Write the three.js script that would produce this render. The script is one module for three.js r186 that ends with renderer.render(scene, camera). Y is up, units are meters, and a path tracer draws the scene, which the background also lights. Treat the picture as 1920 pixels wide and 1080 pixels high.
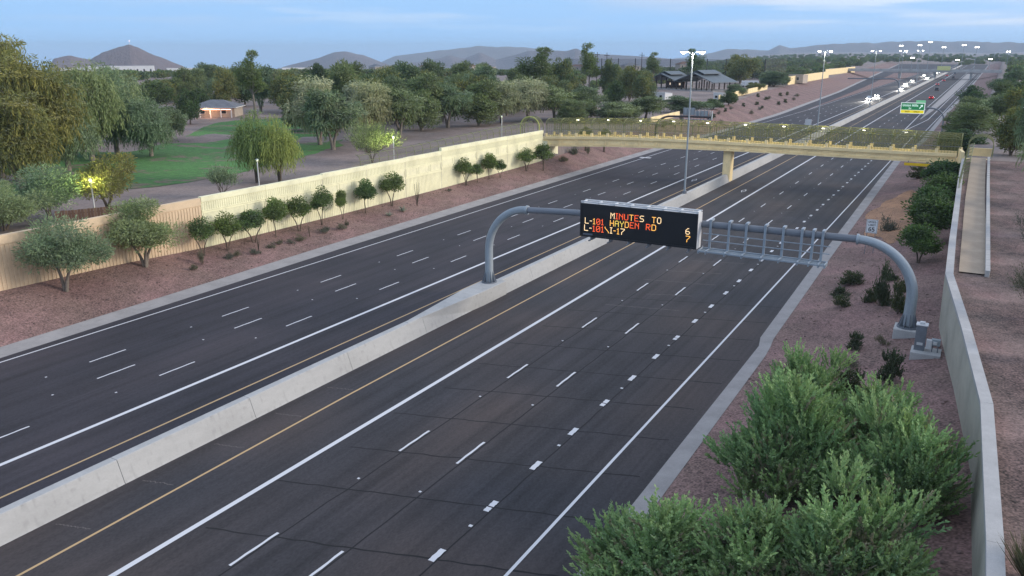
import * as THREE from 'three';
import { mergeGeometries } from 'three/addons/utils/BufferGeometryUtils.js';
import { ImprovedNoise } from 'three/addons/math/ImprovedNoise.js';

// ---------------------------------------------------------------- camera, sky, sun, exposure
const scene = new THREE.Scene();
const renderer = new THREE.WebGLRenderer({ antialias: true });
renderer.toneMapping = THREE.LinearToneMapping;
renderer.toneMappingExposure = 1.42;
renderer.shadowMap.enabled = true;
const camera = new THREE.PerspectiveCamera(38.9, 16 / 9, 0.5, 60000);
camera.position.set(0, 21.6, 0);
camera.lookAt(-0.47307, 21.6 - 0.28002, -0.83534);

const perlin = new ImprovedNoise();
function fbm(x, y, z, oct = 4) { let s = 0, a = 0.5, f = 1; for (let i = 0; i < oct; i++) { s += a * perlin.noise(x * f, y * f, z * f + i * 7.3); a *= 0.5; f *= 2.03; } return s; }
const clamp = (v, a = 0, b = 1) => Math.min(b, Math.max(a, v));
const lerp = (a, b, t) => a + (b - a) * t;
const smooth = (a, b, v) => { const t = clamp((v - a) / (b - a)); return t * t * (3 - 2 * t); };

const SUN = new THREE.Vector3(1, 0.36, -0.42).normalize();      // dawn glow in the east, to the right and a little ahead
{
  const W = 2048, Hh = 2048, d = new Float32Array(W * Hh * 4);
  for (let r = 0; r < Hh; r++) {
    const e = ((r + 0.5) / Hh - 0.5) * Math.PI, ed = e * 180 / Math.PI, cy = Math.cos(e), sy = Math.sin(e);
    for (let c = 0; c < W; c++) {
      const az = ((c + 0.5) / W - 0.5) * 2 * Math.PI, x = cy * Math.cos(az), z = cy * Math.sin(az), k = (r * W + c) * 4;
      let R, G, B;
      if (ed < 0) { R = 0.27; G = 0.46; B = 0.73; } else {
        const t = smooth(0, 40, ed);
        R = lerp(0.27, 0.47, t); G = lerp(0.46, 0.58, t); B = lerp(0.73, 0.78, t);
        // cloud layers, flattened towards the horizon
        const hh = 1 / (sy + 0.045), px = x * hh, pz = z * hh;
        let cl = fbm(px * 0.42 + 3.1, pz * 0.42, 1.7, 5) + 0.03;
        cl = smooth(-0.1, 0.4, cl) * smooth(0.6, 3.2, ed) * 0.85;
        const st = smooth(0.04, 0.3, fbm(Math.atan2(z, x) * 3.2 + 2.2, ed * 1.05, 4.4, 5)) * smooth(0.6, 2.2, ed) * (1 - smooth(9, 20, ed));
        const east = clamp((x * 0.92 - z * 0.39) / Math.max(cy, 1e-3));           // 1 towards the dawn
        const w = Math.pow(clamp(0.5 + 0.5 * (x * SUN.x + sy * SUN.y + z * SUN.z)), 3);
        const cr = lerp(0.42, 0.74, east), cg = lerp(0.5, 0.68, east), cb = lerp(0.64, 0.66, east);
        R = lerp(R, cr, cl * 0.75); G = lerp(G, cg, cl * 0.75); B = lerp(B, cb, cl * 0.75);
        const s2 = st * (0.3 + 0.55 * east);
        R = lerp(R, lerp(0.6, 1.0, east), s2); G = lerp(G, lerp(0.66, 0.88, east), s2); B = lerp(B, lerp(0.74, 0.74, east), s2);
        R += 0.55 * w * w; G += 0.44 * w * w; B += 0.32 * w * w;
      }
      d[k] = R; d[k + 1] = G; d[k + 2] = B; d[k + 3] = 1;
    }
  }
  const t = new THREE.DataTexture(d, W, Hh, THREE.RGBAFormat, THREE.FloatType);
  t.mapping = THREE.EquirectangularReflectionMapping; t.magFilter = THREE.LinearFilter; t.minFilter = THREE.LinearFilter; t.needsUpdate = true;
  scene.background = t; scene.environment = t;
}
const sun = new THREE.DirectionalLight(new THREE.Color(1, 0.9, 0.78), 1.6);
sun.position.copy(SUN).multiplyScalar(400).add(new THREE.Vector3(-40, 0, -120));
sun.target.position.set(-40, 0, -120);
sun.castShadow = true; sun.shadow.radius = 26; sun.shadow.mapSize.set(2048, 2048);
Object.assign(sun.shadow.camera, { left: -220, right: 220, top: 220, bottom: -220, near: 1, far: 1200 });
scene.add(sun, sun.target);
scene.fog = new THREE.FogExp2(new THREE.Color(0.64, 0.82, 1), 0.0001);

// ---------------------------------------------------------------- helpers
let seed = 12345;
function rnd() { seed |= 0; seed = seed + 0x6D2B79F5 | 0; let t = Math.imul(seed ^ seed >>> 15, 1 | seed); t = t + Math.imul(t ^ t >>> 7, 61 | t) ^ t; return ((t ^ t >>> 14) >>> 0) / 4294967296; }
const rr = (a, b) => a + (b - a) * rnd();
const V = (x, y, z) => new THREE.Vector3(x, y, z);
const taken = {};
function numbered(n) { const k = taken[n] = (taken[n] ?? -1) + 1; return k ? n + '_' + String(k).padStart(3, '0') : n; }
function tag(o, label, category, group, kind) { if (label) o.userData.label = label; if (category) o.userData.category = category; if (group) o.userData.group = group; if (kind) o.userData.kind = kind; return o; }
function thing(name, label, category, p = [0, 0, 0], turn = 0, group) {
  const o = new THREE.Group(); o.name = numbered(name); o.position.set(...p); o.rotation.y = turn; scene.add(o); return tag(o, label, category, group);
}
// uv in metres by the way each face points
function metres(g, s = 1) {
  const n = g.index ? g.toNonIndexed() : g; n.deleteAttribute('uv');
  const p = n.attributes.position, uv = new Float32Array(p.count * 2), a = V(), b = V(), c = V();
  for (let i = 0; i < p.count; i += 3) {
    a.fromBufferAttribute(p, i); b.fromBufferAttribute(p, i + 1).sub(a); c.fromBufferAttribute(p, i + 2).sub(a); b.cross(c);
    const ax = Math.abs(b.x), ay = Math.abs(b.y), az = Math.abs(b.z);
    for (let k = 0; k < 3; k++) {
      const x = p.getX(i + k), y = p.getY(i + k), z = p.getZ(i + k);
      uv[(i + k) * 2] = (ay >= ax && ay >= az ? x : ax >= az ? z : x) / s; uv[(i + k) * 2 + 1] = (ay >= ax && ay >= az ? z : y) / s;
    }
  }
  n.setAttribute('uv', new THREE.BufferAttribute(uv, 2)); return n;
}
function merge(list) {
  const gs = list.map((g) => { const n = g.index ? g.toNonIndexed() : g; for (const k of Object.keys(n.attributes)) if (!['position', 'normal', 'uv'].includes(k)) n.deleteAttribute(k); return n; });
  return gs.length > 1 ? mergeGeometries(gs) : gs[0];
}
function mesh(name, geos, m, parent = scene) {
  const o = new THREE.Mesh(Array.isArray(geos) ? merge(geos) : geos, m);
  o.name = parent === scene ? numbered(name) : name; o.castShadow = o.receiveShadow = true; parent.add(o); return o;
}
function struct(name, geos, m) { const o = mesh(name, geos, m); o.userData.kind = 'structure'; return o; }
function box(x0, x1, y0, y1, z0, z1) { const g = new THREE.BoxGeometry(Math.abs(x1 - x0), Math.abs(y1 - y0), Math.abs(z1 - z0)); g.translate((x0 + x1) / 2, (y0 + y1) / 2, (z0 + z1) / 2); return metres(g); }
function bbox(w, h, d, bev = 0.03) {   // chamfered box about its centre
  const s = new THREE.Shape(); const a = w / 2 - bev, b = h / 2 - bev;
  s.moveTo(-a, -b); s.lineTo(a, -b); s.lineTo(a, b); s.lineTo(-a, b); s.closePath();
  const g = new THREE.ExtrudeGeometry(s, { depth: d - 2 * bev, bevelEnabled: true, bevelThickness: bev, bevelSize: bev, bevelSegments: 1 });
  g.translate(0, 0, -(d - 2 * bev) / 2); return metres(g);
}
const at = (g, x, y, z, ry = 0, rx = 0, rz = 0) => { if (rx) g.rotateX(rx); if (rz) g.rotateZ(rz); if (ry) g.rotateY(ry); return g.translate(x, y, z); };
function tube(pts, r, seg = 10, rad = 8) {   // round bar through points, r a number or [r0, r1]
  const cv = pts.length > 2 ? new THREE.CatmullRomCurve3(pts.map((p) => V(...p)), false, 'centripetal') : new THREE.LineCurve3(V(...pts[0]), V(...pts[1]));
  const r0 = Array.isArray(r) ? r[0] : r, g = new THREE.TubeGeometry(cv, seg, r0, rad, false);
  if (Array.isArray(r)) {
    const p = g.attributes.position, q = V();
    for (let i = 0; i <= seg; i++) { cv.getPointAt(i / seg, q); const k = lerp(r[0], r[1], i / seg) / r0; for (let j = 0; j <= rad; j++) { const n = i * (rad + 1) + j; p.setXYZ(n, q.x + (p.getX(n) - q.x) * k, q.y + (p.getY(n) - q.y) * k, q.z + (p.getZ(n) - q.z) * k); } }
  }
  return g;
}
function bar(a, b, w, h = w) {   // square bar between two points
  const A = V(...a), B = V(...b), l = A.distanceTo(B), g = new THREE.BoxGeometry(w, h, l), o = new THREE.Object3D();
  o.position.copy(A).lerp(B, 0.5); o.lookAt(B); o.updateMatrix(); g.applyMatrix4(o.matrix); return metres(g);
}
const cyl = (r0, r1, h, n = 16) => new THREE.CylinderGeometry(r0, r1, h, n);
function sheet(cols, rows, fn) {   // grid of points fn(i, j) -> [x, y, z], uv = x, z
  const pos = [], uv = [], idx = [];
  for (let j = 0; j <= rows; j++) for (let i = 0; i <= cols; i++) { const p = fn(i, j); pos.push(...p); uv.push(p[0], p[2]); }
  for (let j = 0; j < rows; j++) for (let i = 0; i < cols; i++) { const a = j * (cols + 1) + i, b = a + 1, c = a + cols + 1, d = c + 1; idx.push(a, b, c, b, d, c); }
  const g = new THREE.BufferGeometry(); g.setAttribute('position', new THREE.Float32BufferAttribute(pos, 3)); g.setAttribute('uv', new THREE.Float32BufferAttribute(uv, 2)); g.setIndex(idx); g.computeVertexNormals();
  const n = g.attributes.normal; if (n.getY(0) < 0) { const ix = g.index.array; for (let i = 0; i < ix.length; i += 3) { const t = ix[i]; ix[i] = ix[i + 1]; ix[i + 1] = t; } g.computeVertexNormals(); }
  return g;
}
function table(t) { return (z) => { if (z >= t[0][0]) return t[0][1]; for (let i = 1; i < t.length; i++) if (z >= t[i][0]) return lerp(t[i - 1][1], t[i][1], (z - t[i - 1][0]) / (t[i][0] - t[i - 1][0])); return t[t.length - 1][1]; }; }

// ---------------------------------------------------------------- textures and materials
function tnoise(n, cells, sd) {   // tileable smooth noise, n x n, 0..1
  const r = new Float32Array(cells * cells), s0 = seed; seed = sd; for (let i = 0; i < r.length; i++) r[i] = rnd(); seed = s0;
  const o = new Float32Array(n * n);
  for (let y = 0; y < n; y++) { const fy = y / n * cells, iy = Math.floor(fy), ty = fy - iy, sy = ty * ty * (3 - 2 * ty), y0 = iy % cells * cells, y1 = (iy + 1) % cells * cells;
    for (let x = 0; x < n; x++) { const fx = x / n * cells, ix = Math.floor(fx), tx = fx - ix, sx = tx * tx * (3 - 2 * tx), x0 = ix % cells, x1 = (ix + 1) % cells;
      o[y * n + x] = lerp(lerp(r[y0 + x0], r[y0 + x1], sx), lerp(r[y1 + x0], r[y1 + x1], sx), sy); } }
  return o;
}
function tex(n, fn, tile, srgb = false) {   // fn(i, x, y) -> [r, g, b] linear 0..1
  const d = new Uint8Array(n * n * 4);
  for (let y = 0; y < n; y++) for (let x = 0; x < n; x++) { const i = y * n + x, c = fn(i, x, y); for (let k = 0; k < 3; k++) { let v = clamp(c[k]); if (srgb) v = v <= 0.0031308 ? v * 12.92 : 1.055 * Math.pow(v, 1 / 2.4) - 0.055; d[i * 4 + k] = v * 255; } d[i * 4 + 3] = 255; }
  const t = new THREE.DataTexture(d, n, n); t.wrapS = t.wrapT = THREE.RepeatWrapping; t.magFilter = THREE.LinearFilter; t.minFilter = THREE.LinearMipmapLinearFilter; t.generateMipmaps = true;
  if (srgb) t.colorSpace = THREE.SRGBColorSpace; t.repeat.set(1 / tile[0], 1 / tile[1]); t.needsUpdate = true; return t;
}
const N = 512, n4 = tnoise(N, 4, 1), n9 = tnoise(N, 9, 2), n23 = tnoise(N, 23, 3), n61 = tnoise(N, 61, 4), n170 = tnoise(N, 170, 5), n400 = tnoise(N, 400, 6), m6 = tnoise(N, 6, 7), m17 = tnoise(N, 17, 8);
const C = (r, g, b) => new THREE.Color(r, g, b);
function std(color, o = {}) { return new THREE.MeshStandardMaterial({ color, roughness: 0.85, metalness: 0, side: THREE.DoubleSide, ...o }); }
function grainy(base, amp, tile, o = {}) {   // mottled surface: coarse, middle and fine grain
  const { bump = 0.004, coarse = 0.5, mid = 0.25, fine = 0.25, hue = [0, 0, 0] } = o;
  const map = tex(N, (i) => { const a = (n4[i] - 0.5) * coarse + (n23[i] - 0.5) * mid + (n170[i] - 0.5) * fine * 1.6 + (n9[i] - 0.5) * coarse * 0.6; const h = (m6[i] - 0.5) * 2; return base.map((c, k) => c * (1 + amp * a) * (1 + h * hue[k])); }, [tile, tile], true);
  const bm = tex(N, (i) => { const v = n61[i] * 0.4 + n170[i] * 0.35 + n400[i] * 0.25; return [v, v, v]; }, [tile / 2, tile / 2]);
  return std(0xffffff, { map, bumpMap: bm, bumpScale: bump, roughness: o.roughness ?? 0.92 });
}
// asphalt: wheel tracks and mottling run along the lane; u across 24 m, v along 40 m
function asphalt(base, lanes, warm) {
  const n = 1024, col = new Float32Array(n), fine = tnoise(n, 300, 41), st = tnoise(n, 128, 42), big = tnoise(n, 5, 43), big2 = tnoise(n, 14, 44), grit = tnoise(n, 512, 45);
  for (let x = 0; x < n; x++) { const m = x / n * 24; let w = 0; for (const l of lanes) for (const o of [-0.85, 0.85]) { const q = (((m - l - o) % 24) + 36) % 24 - 12; w += Math.exp(-q * q / 0.12); } col[x] = w; }
  const map = tex(n, (i, x, y) => {
    const sx = st[((y >> 5) % n) * n + x] - 0.5, b = big[i] - 0.5, c = big2[i] - 0.5, f = fine[i] - 0.5, g = grit[i] - 0.5;
    const v = 1 + sx * 0.3 + b * 0.42 + c * 0.26 + f * 0.24 + g * 0.36 - col[x] * (0.14 + 0.14 * big2[(i + 5000) % (n * n)]);
    return [base[0] * v * (1 + warm * b), base[1] * v, base[2] * v * (1 - warm * b)];
  }, [24, 40], true);
  const bm = tex(N, (i) => { const v = n170[i] * 0.4 + n400[i] * 0.6; return [v, v, v]; }, [3, 3]);
  return std(0xffffff, { map, bumpMap: bm, bumpScale: 0.004, roughness: 0.86 });
}
const M = {
  dirt: grainy([0.21, 0.165, 0.15], 0.9, 37, { bump: 0.03, hue: [0.06, 0, -0.05] }),
  gravel: grainy([0.195, 0.12, 0.107], 0.85, 13, { bump: 0.03, coarse: 0.45, mid: 0.3, fine: 0.9, hue: [0.05, 0.0, 0.04] }),
  sand: grainy([0.3, 0.165, 0.095], 0.8, 9, { bump: 0.02, fine: 0.8 }),
  bed: grainy([0.15, 0.1, 0.09], 0.85, 11, { bump: 0.03, coarse: 0.8, mid: 0.5, fine: 0.9, hue: [0.08, 0, 0.02] }),
  sb: asphalt([0.0335, 0.0295, 0.037], [-56.4, -52, -48.7, -45.4, -42], 0.1),
  nb: asphalt([0.043, 0.037, 0.0395], [-31.5, -27.8, -24.1, -20.4, -16.75], 0.25),
  ramp: asphalt([0.055, 0.053, 0.056], [], 0.1),
  concrete: grainy([0.43, 0.42, 0.41], 0.4, 7, { bump: 0.003, hue: [0.02, 0, -0.02] }),
  gutter: grainy([0.3, 0.285, 0.28], 0.4, 5, { bump: 0.003 }),
  barrier: (() => { const map = tex(N, (i, x, y) => { const run = tnoiseAt(n61, x, y >> 3), v = 1 + (n4[i] - 0.5) * 0.14 + (n170[i] - 0.5) * 0.12 + (m17[i] - 0.5) * 0.08 - Math.max(0, run - 0.7) * 0.9 * n9[i]; return [0.39 * v, 0.39 * v, 0.385 * v]; }, [11, 3], true); return std(0xffffff, { map, roughness: 0.8 }); })(),
  white: std(C(0.62, 0.62, 0.64), { roughness: 0.7 }), yellow: std(C(0.5, 0.34, 0.17), { roughness: 0.7 }),
  seal: std(C(0.01, 0.01, 0.011), { roughness: 0.95 }), scrape: std(C(0.13, 0.115, 0.11)),
  cream: grainy([0.8, 0.77, 0.53], 0.36, 6, { bump: 0.004 }), peach: grainy([0.64, 0.49, 0.33], 0.34, 6, { bump: 0.004 }),
  bridge: grainy([0.86, 0.69, 0.39], 0.34, 5, { bump: 0.003 }), fieldwall: grainy([0.42, 0.39, 0.32], 0.4, 5, { bump: 0.004 }), cap: grainy([0.4, 0.39, 0.38], 0.35, 4, { bump: 0.003 }),
  galv: grainy([0.3, 0.34, 0.37], 0.4, 3, { bump: 0.0005, roughness: 0.45 }), galvDark: grainy([0.17, 0.185, 0.21], 0.5, 3, { bump: 0.0005, roughness: 0.5 }), steel: std(C(0.32, 0.36, 0.4), { roughness: 0.45, metalness: 0.3 }),
  olive: std(C(0.2, 0.21, 0.09), { roughness: 0.7 }), oliveMesh: std(C(0.18, 0.18, 0.06), { transparent: true, opacity: 0.29 }), darkMesh: std(C(0.09, 0.1, 0.08), { transparent: true, opacity: 0.28 }), netting: std(C(0.08, 0.08, 0.085), { transparent: true, opacity: 0.29 }),
  black: std(C(0.008, 0.008, 0.01), { roughness: 0.5 }), panelWhite: std(C(0.6, 0.6, 0.6), { roughness: 0.5 }),
  bark: grainy([0.11, 0.085, 0.065], 0.8, 1.2, { bump: 0.02 }), greyBark: grainy([0.2, 0.17, 0.14], 0.7, 1.5, { bump: 0.02 }), greenBark: grainy([0.09, 0.1, 0.05], 0.6, 1, { bump: 0.01 }),
  grass: (() => { const g = grainy([0.062, 0.16, 0.034], 0.9, 29, { bump: 0.05 }); g.map = tex(N, (i) => { const k = smooth(0.56, 0.74, n9[i] * 0.45 + n23[i] * 0.35 + n61[i] * 0.2), v = 1 + (n4[i] - 0.5) * 0.5 + (n61[i] - 0.5) * 0.35 + (n170[i] - 0.5) * 0.35; return [lerp(0.062, 0.14, k) * v, lerp(0.165, 0.12, k) * v, lerp(0.036, 0.075, k) * v]; }, [46, 31], true); return g; })(),
  path: grainy([0.36, 0.29, 0.22], 0.3, 4, { bump: 0.003 }),
  leaf: new THREE.MeshPhysicalMaterial({ color: 0xffffff, vertexColors: true, roughness: 1, metalness: 0, transmission: 0.3, thickness: 0, side: THREE.DoubleSide }),
  leaves: [[1, 1, 1], [1.2, 1.1, 0.85], [0.85, 0.92, 0.9], [1.3, 1.2, 1.05], [1.0, 0.95, 0.75]].map(([r, g, b]) => new THREE.MeshPhysicalMaterial({ color: C(r, g, b), vertexColors: true, roughness: 1, metalness: 0, transmission: 0.3, thickness: 0, side: THREE.DoubleSide })),
  glow: std(C(0.8, 0.8, 0.8), { emissive: C(1, 0.95, 0.8), emissiveIntensity: 6 }),
  roofMetal: grainy([0.1, 0.12, 0.135], 0.25, 4, { bump: 0.004, roughness: 0.5 }), woodDark: std(C(0.04, 0.025, 0.02)), stucco: grainy([0.42, 0.36, 0.3], 0.3, 4), roofTile: grainy([0.16, 0.09, 0.065], 0.5, 3, { bump: 0.02 }), roofGrey: grainy([0.14, 0.15, 0.17], 0.5, 3, { bump: 0.02 }), whiteWall: grainy([0.66, 0.66, 0.66], 0.15, 9), glass: std(C(0.02, 0.025, 0.03), { roughness: 0.1 }),
};
function tnoiseAt(a, x, y) { return a[(y % N) * N + (x % N)]; }
// ---------------------------------------------------------------- ground, verges, road
const curbL = table([[0, -61.2], [-30, -61.9], [-70, -63.3], [-100, -63.8], [-171, -64.3], [-240, -63], [-300, -63.2], [-480, -70], [-592, -77], [-900, -95], [-1500, -130]]);   // outer edge of the left gutter
const gutL = table([[0, -59.3], [-30, -60.0], [-70, -61.25], [-100, -61.7], [-171, -62.3], [-240, -61.2], [-300, -61.4], [-480, -68.3], [-592, -75.2], [-900, -93], [-1500, -128]]);
const curbR = table([[0, -11.3], [-59, -11.45], [-62, -11.75], [-92, -12.2], [-135, -12.65], [-185, -13.2], [-227, -11.4], [-326, -11], [-440, -9.4], [-900, -6], [-1500, -2]]);
const gutR = table([[0, -12.5], [-56, -12.4], [-60, -12.4], [-62, -12.75], [-89, -13.25], [-149, -14.1], [-185, -14.5], [-227, -12.6], [-326, -12.2], [-440, -10.6], [-900, -7], [-1500, -3]]);
const bankX = table([[0, -70], [-140, -70], [-250, -72], [-376, -86], [-452, -90], [-592, -92], [-900, -108], [-1500, -145]]);   // where the left bank tops out
const bankY = table([[0, 2.2], [-36, 2.15], [-47, 1.95], [-57, 1.5], [-79, 1.4], [-102, 1.5], [-131, 1.85], [-170, 3.1], [-205, 4.1], [-900, 4.1], [-1500, 2]]);
const bankRX = table([[0, 2.3], [-39, 1.9], [-50, 0.85], [-62, -0.5], [-118, -1.4], [-138, -1.6], [-220, -2.4], [-440, 2], [-1500, 14]]);
function vergeL(x, z) { const a = curbL(z), b = bankX(z), t = clamp((a - x) / (a - b)); return 0.12 + t * (bankY(z) - 0.12) + fbm(x * 0.3, z * 0.3, 2.2, 3) * 0.12 * Math.min(1, t * 6) * (1 - smooth(0.85, 1, t)); }
function vergeR(x, z) { const a = curbR(z), b = bankRX(z), t = clamp((x - a) / (b - a)); return 0.03 + t * (b - a) * 0.245 + fbm(x * 0.3, z * 0.3, 5.2, 3) * 0.14 * Math.min(1, t * 6) * (1 - smooth(0.85, 1, t)); }
function drop(x, z) { const d = Math.hypot(x, z), az = Math.atan2(-x, -z) * 180 / Math.PI; return d > 600 ? (d - 600) * 0.0235 * smooth(10, 24, az) : 0; }
function upL(x, z) { return 4 - drop(x, z) + fbm(x * 0.02, z * 0.02, 9.1, 3) * 0.5 * smooth(-78, -100, x); }
function upR(x, z) { return lerp(6, 5, smooth(-130, -190, z)) - drop(x, z); }
function ground(x, z) {
  if (x <= bankX(z) - 0.3) return upL(x, z);
  if (x < curbL(z)) return vergeL(x, z); if (x < curbR(z)) return 0; if (x < bankRX(z) + 0.2) return vergeR(x, z);
  return upR(x, z);
}
{
  const zs = [60, 30, 0]; for (let z = -10; z > -240; z -= 10) zs.push(z); for (let z = -250; z > -1000; z -= 50) zs.push(z); zs.push(-1200, -1500, -2000, -2600, -3300, -4500, -6500, -9500);
  const off = [-9500, -6500, -4500, -3000, -2200, -1600, -1200, -900, -700, -500, -350, -250, -180, -130, -90, -60, -40, -25, -12, -5, -0.6];
  const offR = off.slice().reverse().map((v) => -v);
  const n = off.length + 4 + offR.length;
  struct('ground', sheet(n - 1, zs.length - 1, (i, j) => {
    const z = zs[j];
    if (i < off.length) { const x = bankX(z) + off[i]; return [x, upL(x, z), z]; }
    if (i === off.length) return [bankX(z) - 0.25, bankY(z) - 0.5, z]; if (i === off.length + 1) return [curbL(z), -0.5, z];
    if (i === off.length + 2) return [curbR(z), -0.5, z]; if (i === off.length + 3) return [bankRX(z) + 0.25, vergeR(bankRX(z), z) - 0.5, z];
    const x = bankRX(z) + offR[i - off.length - 4]; return [x, upR(x, z), z];
  }), M.dirt);
}
function zlist(a, b, step, far) { const z = []; for (let v = a; v > b; v -= step) z.push(v); if (far) for (let v = b; v > far; v -= step * 8) z.push(v); z.push(far ?? b); return z; }
{
  const z = zlist(10, -260, 2, -1500);
  tag(struct('gravel_verge', sheet(14, z.length - 1, (i, j) => { const t = i / 14, x = lerp(curbL(z[j]), bankX(z[j]) + 0.1, t); return [x, vergeL(x, z[j]), z[j]]; }), M.gravel), 'sloping pink gravel verge below the cream wall');
  tag(struct('gravel_verge', sheet(16, z.length - 1, (i, j) => { const t = i / 16, x = lerp(curbR(z[j]), bankRX(z[j]), t); return [x, vergeR(x, z[j]), z[j]]; }), M.gravel), 'sloping pink gravel verge below the right retaining wall');
  const zz = z;
  tag(struct('concrete_gutter', sheet(3, zz.length - 1, (i, j) => { const a = gutL(zz[j]), b = curbL(zz[j]); return [[a, 0.004, zz[j]], [lerp(a, b, 0.62), 0.03, zz[j]], [lerp(a, b, 0.72), 0.13, zz[j]], [b, 0.14, zz[j]]][i]; }), M.gutter), 'concrete kerb and gutter along the far carriageway');
  tag(struct('concrete_gutter', sheet(2, zz.length - 1, (i, j) => { const a = gutR(zz[j]), b = curbR(zz[j]); return [[a, 0.004, zz[j]], [lerp(a, b, 0.5), 0.02, zz[j]], [b, 0.05, zz[j]]][i]; }), M.gutter), 'concrete gutter along the near carriageway');
}
const BX0 = -37.45, BX1 = -36.05;   // median barrier faces at road level
const zr = zlist(10, -260, 2, -1500);
const roadS = tag(struct('road', sheet(1, zr.length - 1, (i, j) => [i ? BX0 + 0.3 : gutL(zr[j]), 0, zr[j]]), M.sb), 'dark far carriageway left of the median barrier');
const roadN = tag(struct('road', sheet(1, zr.length - 1, (i, j) => [i ? gutR(zr[j]) : BX1 - 0.3, 0, zr[j]]), M.nb), 'near carriageway right of the median barrier');
const flat = (x0, x1, z0, z1, y = 0.005, wob = 0) => sheet(1, Math.max(1, Math.ceil(Math.abs(z1 - z0) / 8)), (i, j) => { const z = lerp(z0, z1, j / Math.max(1, Math.ceil(Math.abs(z1 - z0) / 8))); return [(i ? x1 : x0) + wob * fbm(z * 0.9, i * 3, 1, 2), y, z]; });
function line(parent, m, xf, w, z0, z1) {
  const zs = zlist(z0, z1, 6); const f = typeof xf === 'function' ? xf : () => xf;
  mesh('lane_line', sheet(1, zs.length - 1, (i, j) => [f(zs[j]) + (i ? w / 2 : -w / 2) + 0.02 * fbm(zs[j] * 0.5, i * 5, 3, 2), 0.006, zs[j]]), m, parent);
}
line(roadN, M.white, -15.05, 0.16, 5, -255); line(roadN, M.white, -29.7, 0.3, 5, -1400); line(roadN, M.yellow, table([[0, -33.0], [-37, -33.5], [-90, -33.4], [-1500, -33.4]]), 0.15, 5, -1400);
line(roadN, M.white, table([[-255, -18.6], [-360, -19.4], [-1400, -19.4]]), 0.2, -250, -1400); line(roadN, M.white, table([[-255, -18.4], [-300, -15.2], [-440, -14.4], [-900, -11]]), 0.2, -250, -900); line(roadN, M.white, table([[-240, -13.4], [-326, -12.6], [-900, -8]]), 0.16, -240, -900);
line(roadS, M.white, -43.75, 0.3, 5, -1400); line(roadS, M.yellow, -40.3, 0.15, 5, -1400); line(roadS, M.white, table([[0, -59], [-66, -59.3], [-182, -60.5], [-240, -59.4], [-331, -57.4], [-1400, -57.4]]), 0.16, 5, -1400);
line(roadS, M.white, table([[-331, -57.8], [-400, -59.2], [-537, -64], [-900, -80]]), 0.16, -331, -900);
const dashG = {}; function dash(parent, x, z, len, w) {
  const k = len + '_' + w; dashG[k] ??= sheet(1, 6, (i, j) => [(i ? w / 2 : -w / 2) + 0.015 * Math.sin(j * 2.1 + i), 0, (0.5 - j / 6) * len]);
  const o = mesh('lane_dash', dashG[k], M.white, parent); o.position.set(x, 0.006, z + len / 2); return o;
}
for (let k = -3; k < 28; k++) {   // ten-foot dashes every forty feet
  dash(roadN, -25.9, -35.8 - k * 12.19, 2.9, 0.14); dash(roadN, -22.3, -36.16 - k * 12.19, 2.9, 0.14);
  dash(roadS, -53.6, -35.76 - k * 12.1, 2.95, 0.13); dash(roadS, -50.3, -34.1 - k * 12.1, 2.95, 0.13); dash(roadS, -47.05, -36.6 - k * 12.1, 3.0, 0.13);
}
for (let k = -4; k < 56; k++) { const z = -35.71 - k * 4.7; if (z < -255) break; const sp = (k * 7 + 70) % 3 === 0; if (sp) { dash(roadN, -18.45, z, 0.55, 0.3); dash(roadN, -18.45, z + 0.65, 0.4, 0.3); } else dash(roadN, -18.45, z, 1.0, 0.3); if (k % 2) { const s = dash(roadN, -18.4, z + 2.4, 0.18, 0.18); s.name = 'road_stud'; } }
for (let k = -3; k < 16; k++) for (const [p, x, z] of [[roadN, -25.9, -41.6], [roadN, -22.3, -42.1], [roadS, -50.3, -40.2], [roadS, -47.05, -42.5], [roadS, -53.6, -41.8]]) { const s = dash(p, x, z - k * 12.15, 0.14, 0.14); s.name = 'road_stud'; }
// sealed joints: across the near lanes and along the lane lines
function joint(x0, x1, z, w, m, skew, y = 0.0035) { const n = 34; return mesh('joint_seal', sheet(1, 0 + n, (i, j) => { const t = j / n, x = lerp(x0, x1, t); return [x, y, z + skew * t + fbm(t * 14, z, 3, 3) * 0.22 + (i ? w : 0) * (0.6 + 0.8 * (0.5 + fbm(t * 30, z, 8, 2)))]; }), m, roadN); }
for (let k = 0; k < 12; k++) { const z = -12.6 - k * 4.84; joint(-29.4 + rr(-0.4, 0.8), -12.7 - rr(0, 0.5), z, 0.1, M.seal, -4.9); }
for (let k = 0; k < 13; k++) { const z = -64 - k * 4.68 + rr(-0.3, 0.3), a = rr(-27, -24), b = rr(-21, -19.4); joint(a, b, z, 0.07, M.scrape, -1.5); }
for (let k = 0; k < 5; k++) joint(-35.6, -33.8, -19 - k * 4.7, 0.05, M.scrape, -0.5);
for (const x of [-25.75, -22.15, -18.3]) { const n = 60; mesh('joint_seal', sheet(1, n, (i, j) => { const z = -16 - j * 1.35; return [x + fbm(z * 0.7, x, 2, 3) * 0.12 + (i ? 0.085 : 0), 0.0032, z]; }), M.seal, roadN); }
for (const [p, x, z] of [[roadN, -31.6, -131], [roadS, -41.9, -138]]) { const o = new THREE.Shape([[0, -1.6], [0.4, 0], [0, 1.6], [-0.4, 0]].map((a) => new THREE.Vector2(...a))); o.holes.push(new THREE.Path([[0, -1.2], [0.25, 0], [0, 1.2], [-0.25, 0]].map((a) => new THREE.Vector2(...a)))); const g = new THREE.ShapeGeometry(o); g.rotateX(-Math.PI / 2); const d = mesh('diamond_marking', g, M.white, p); d.position.set(x, 0.006, z); }
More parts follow.
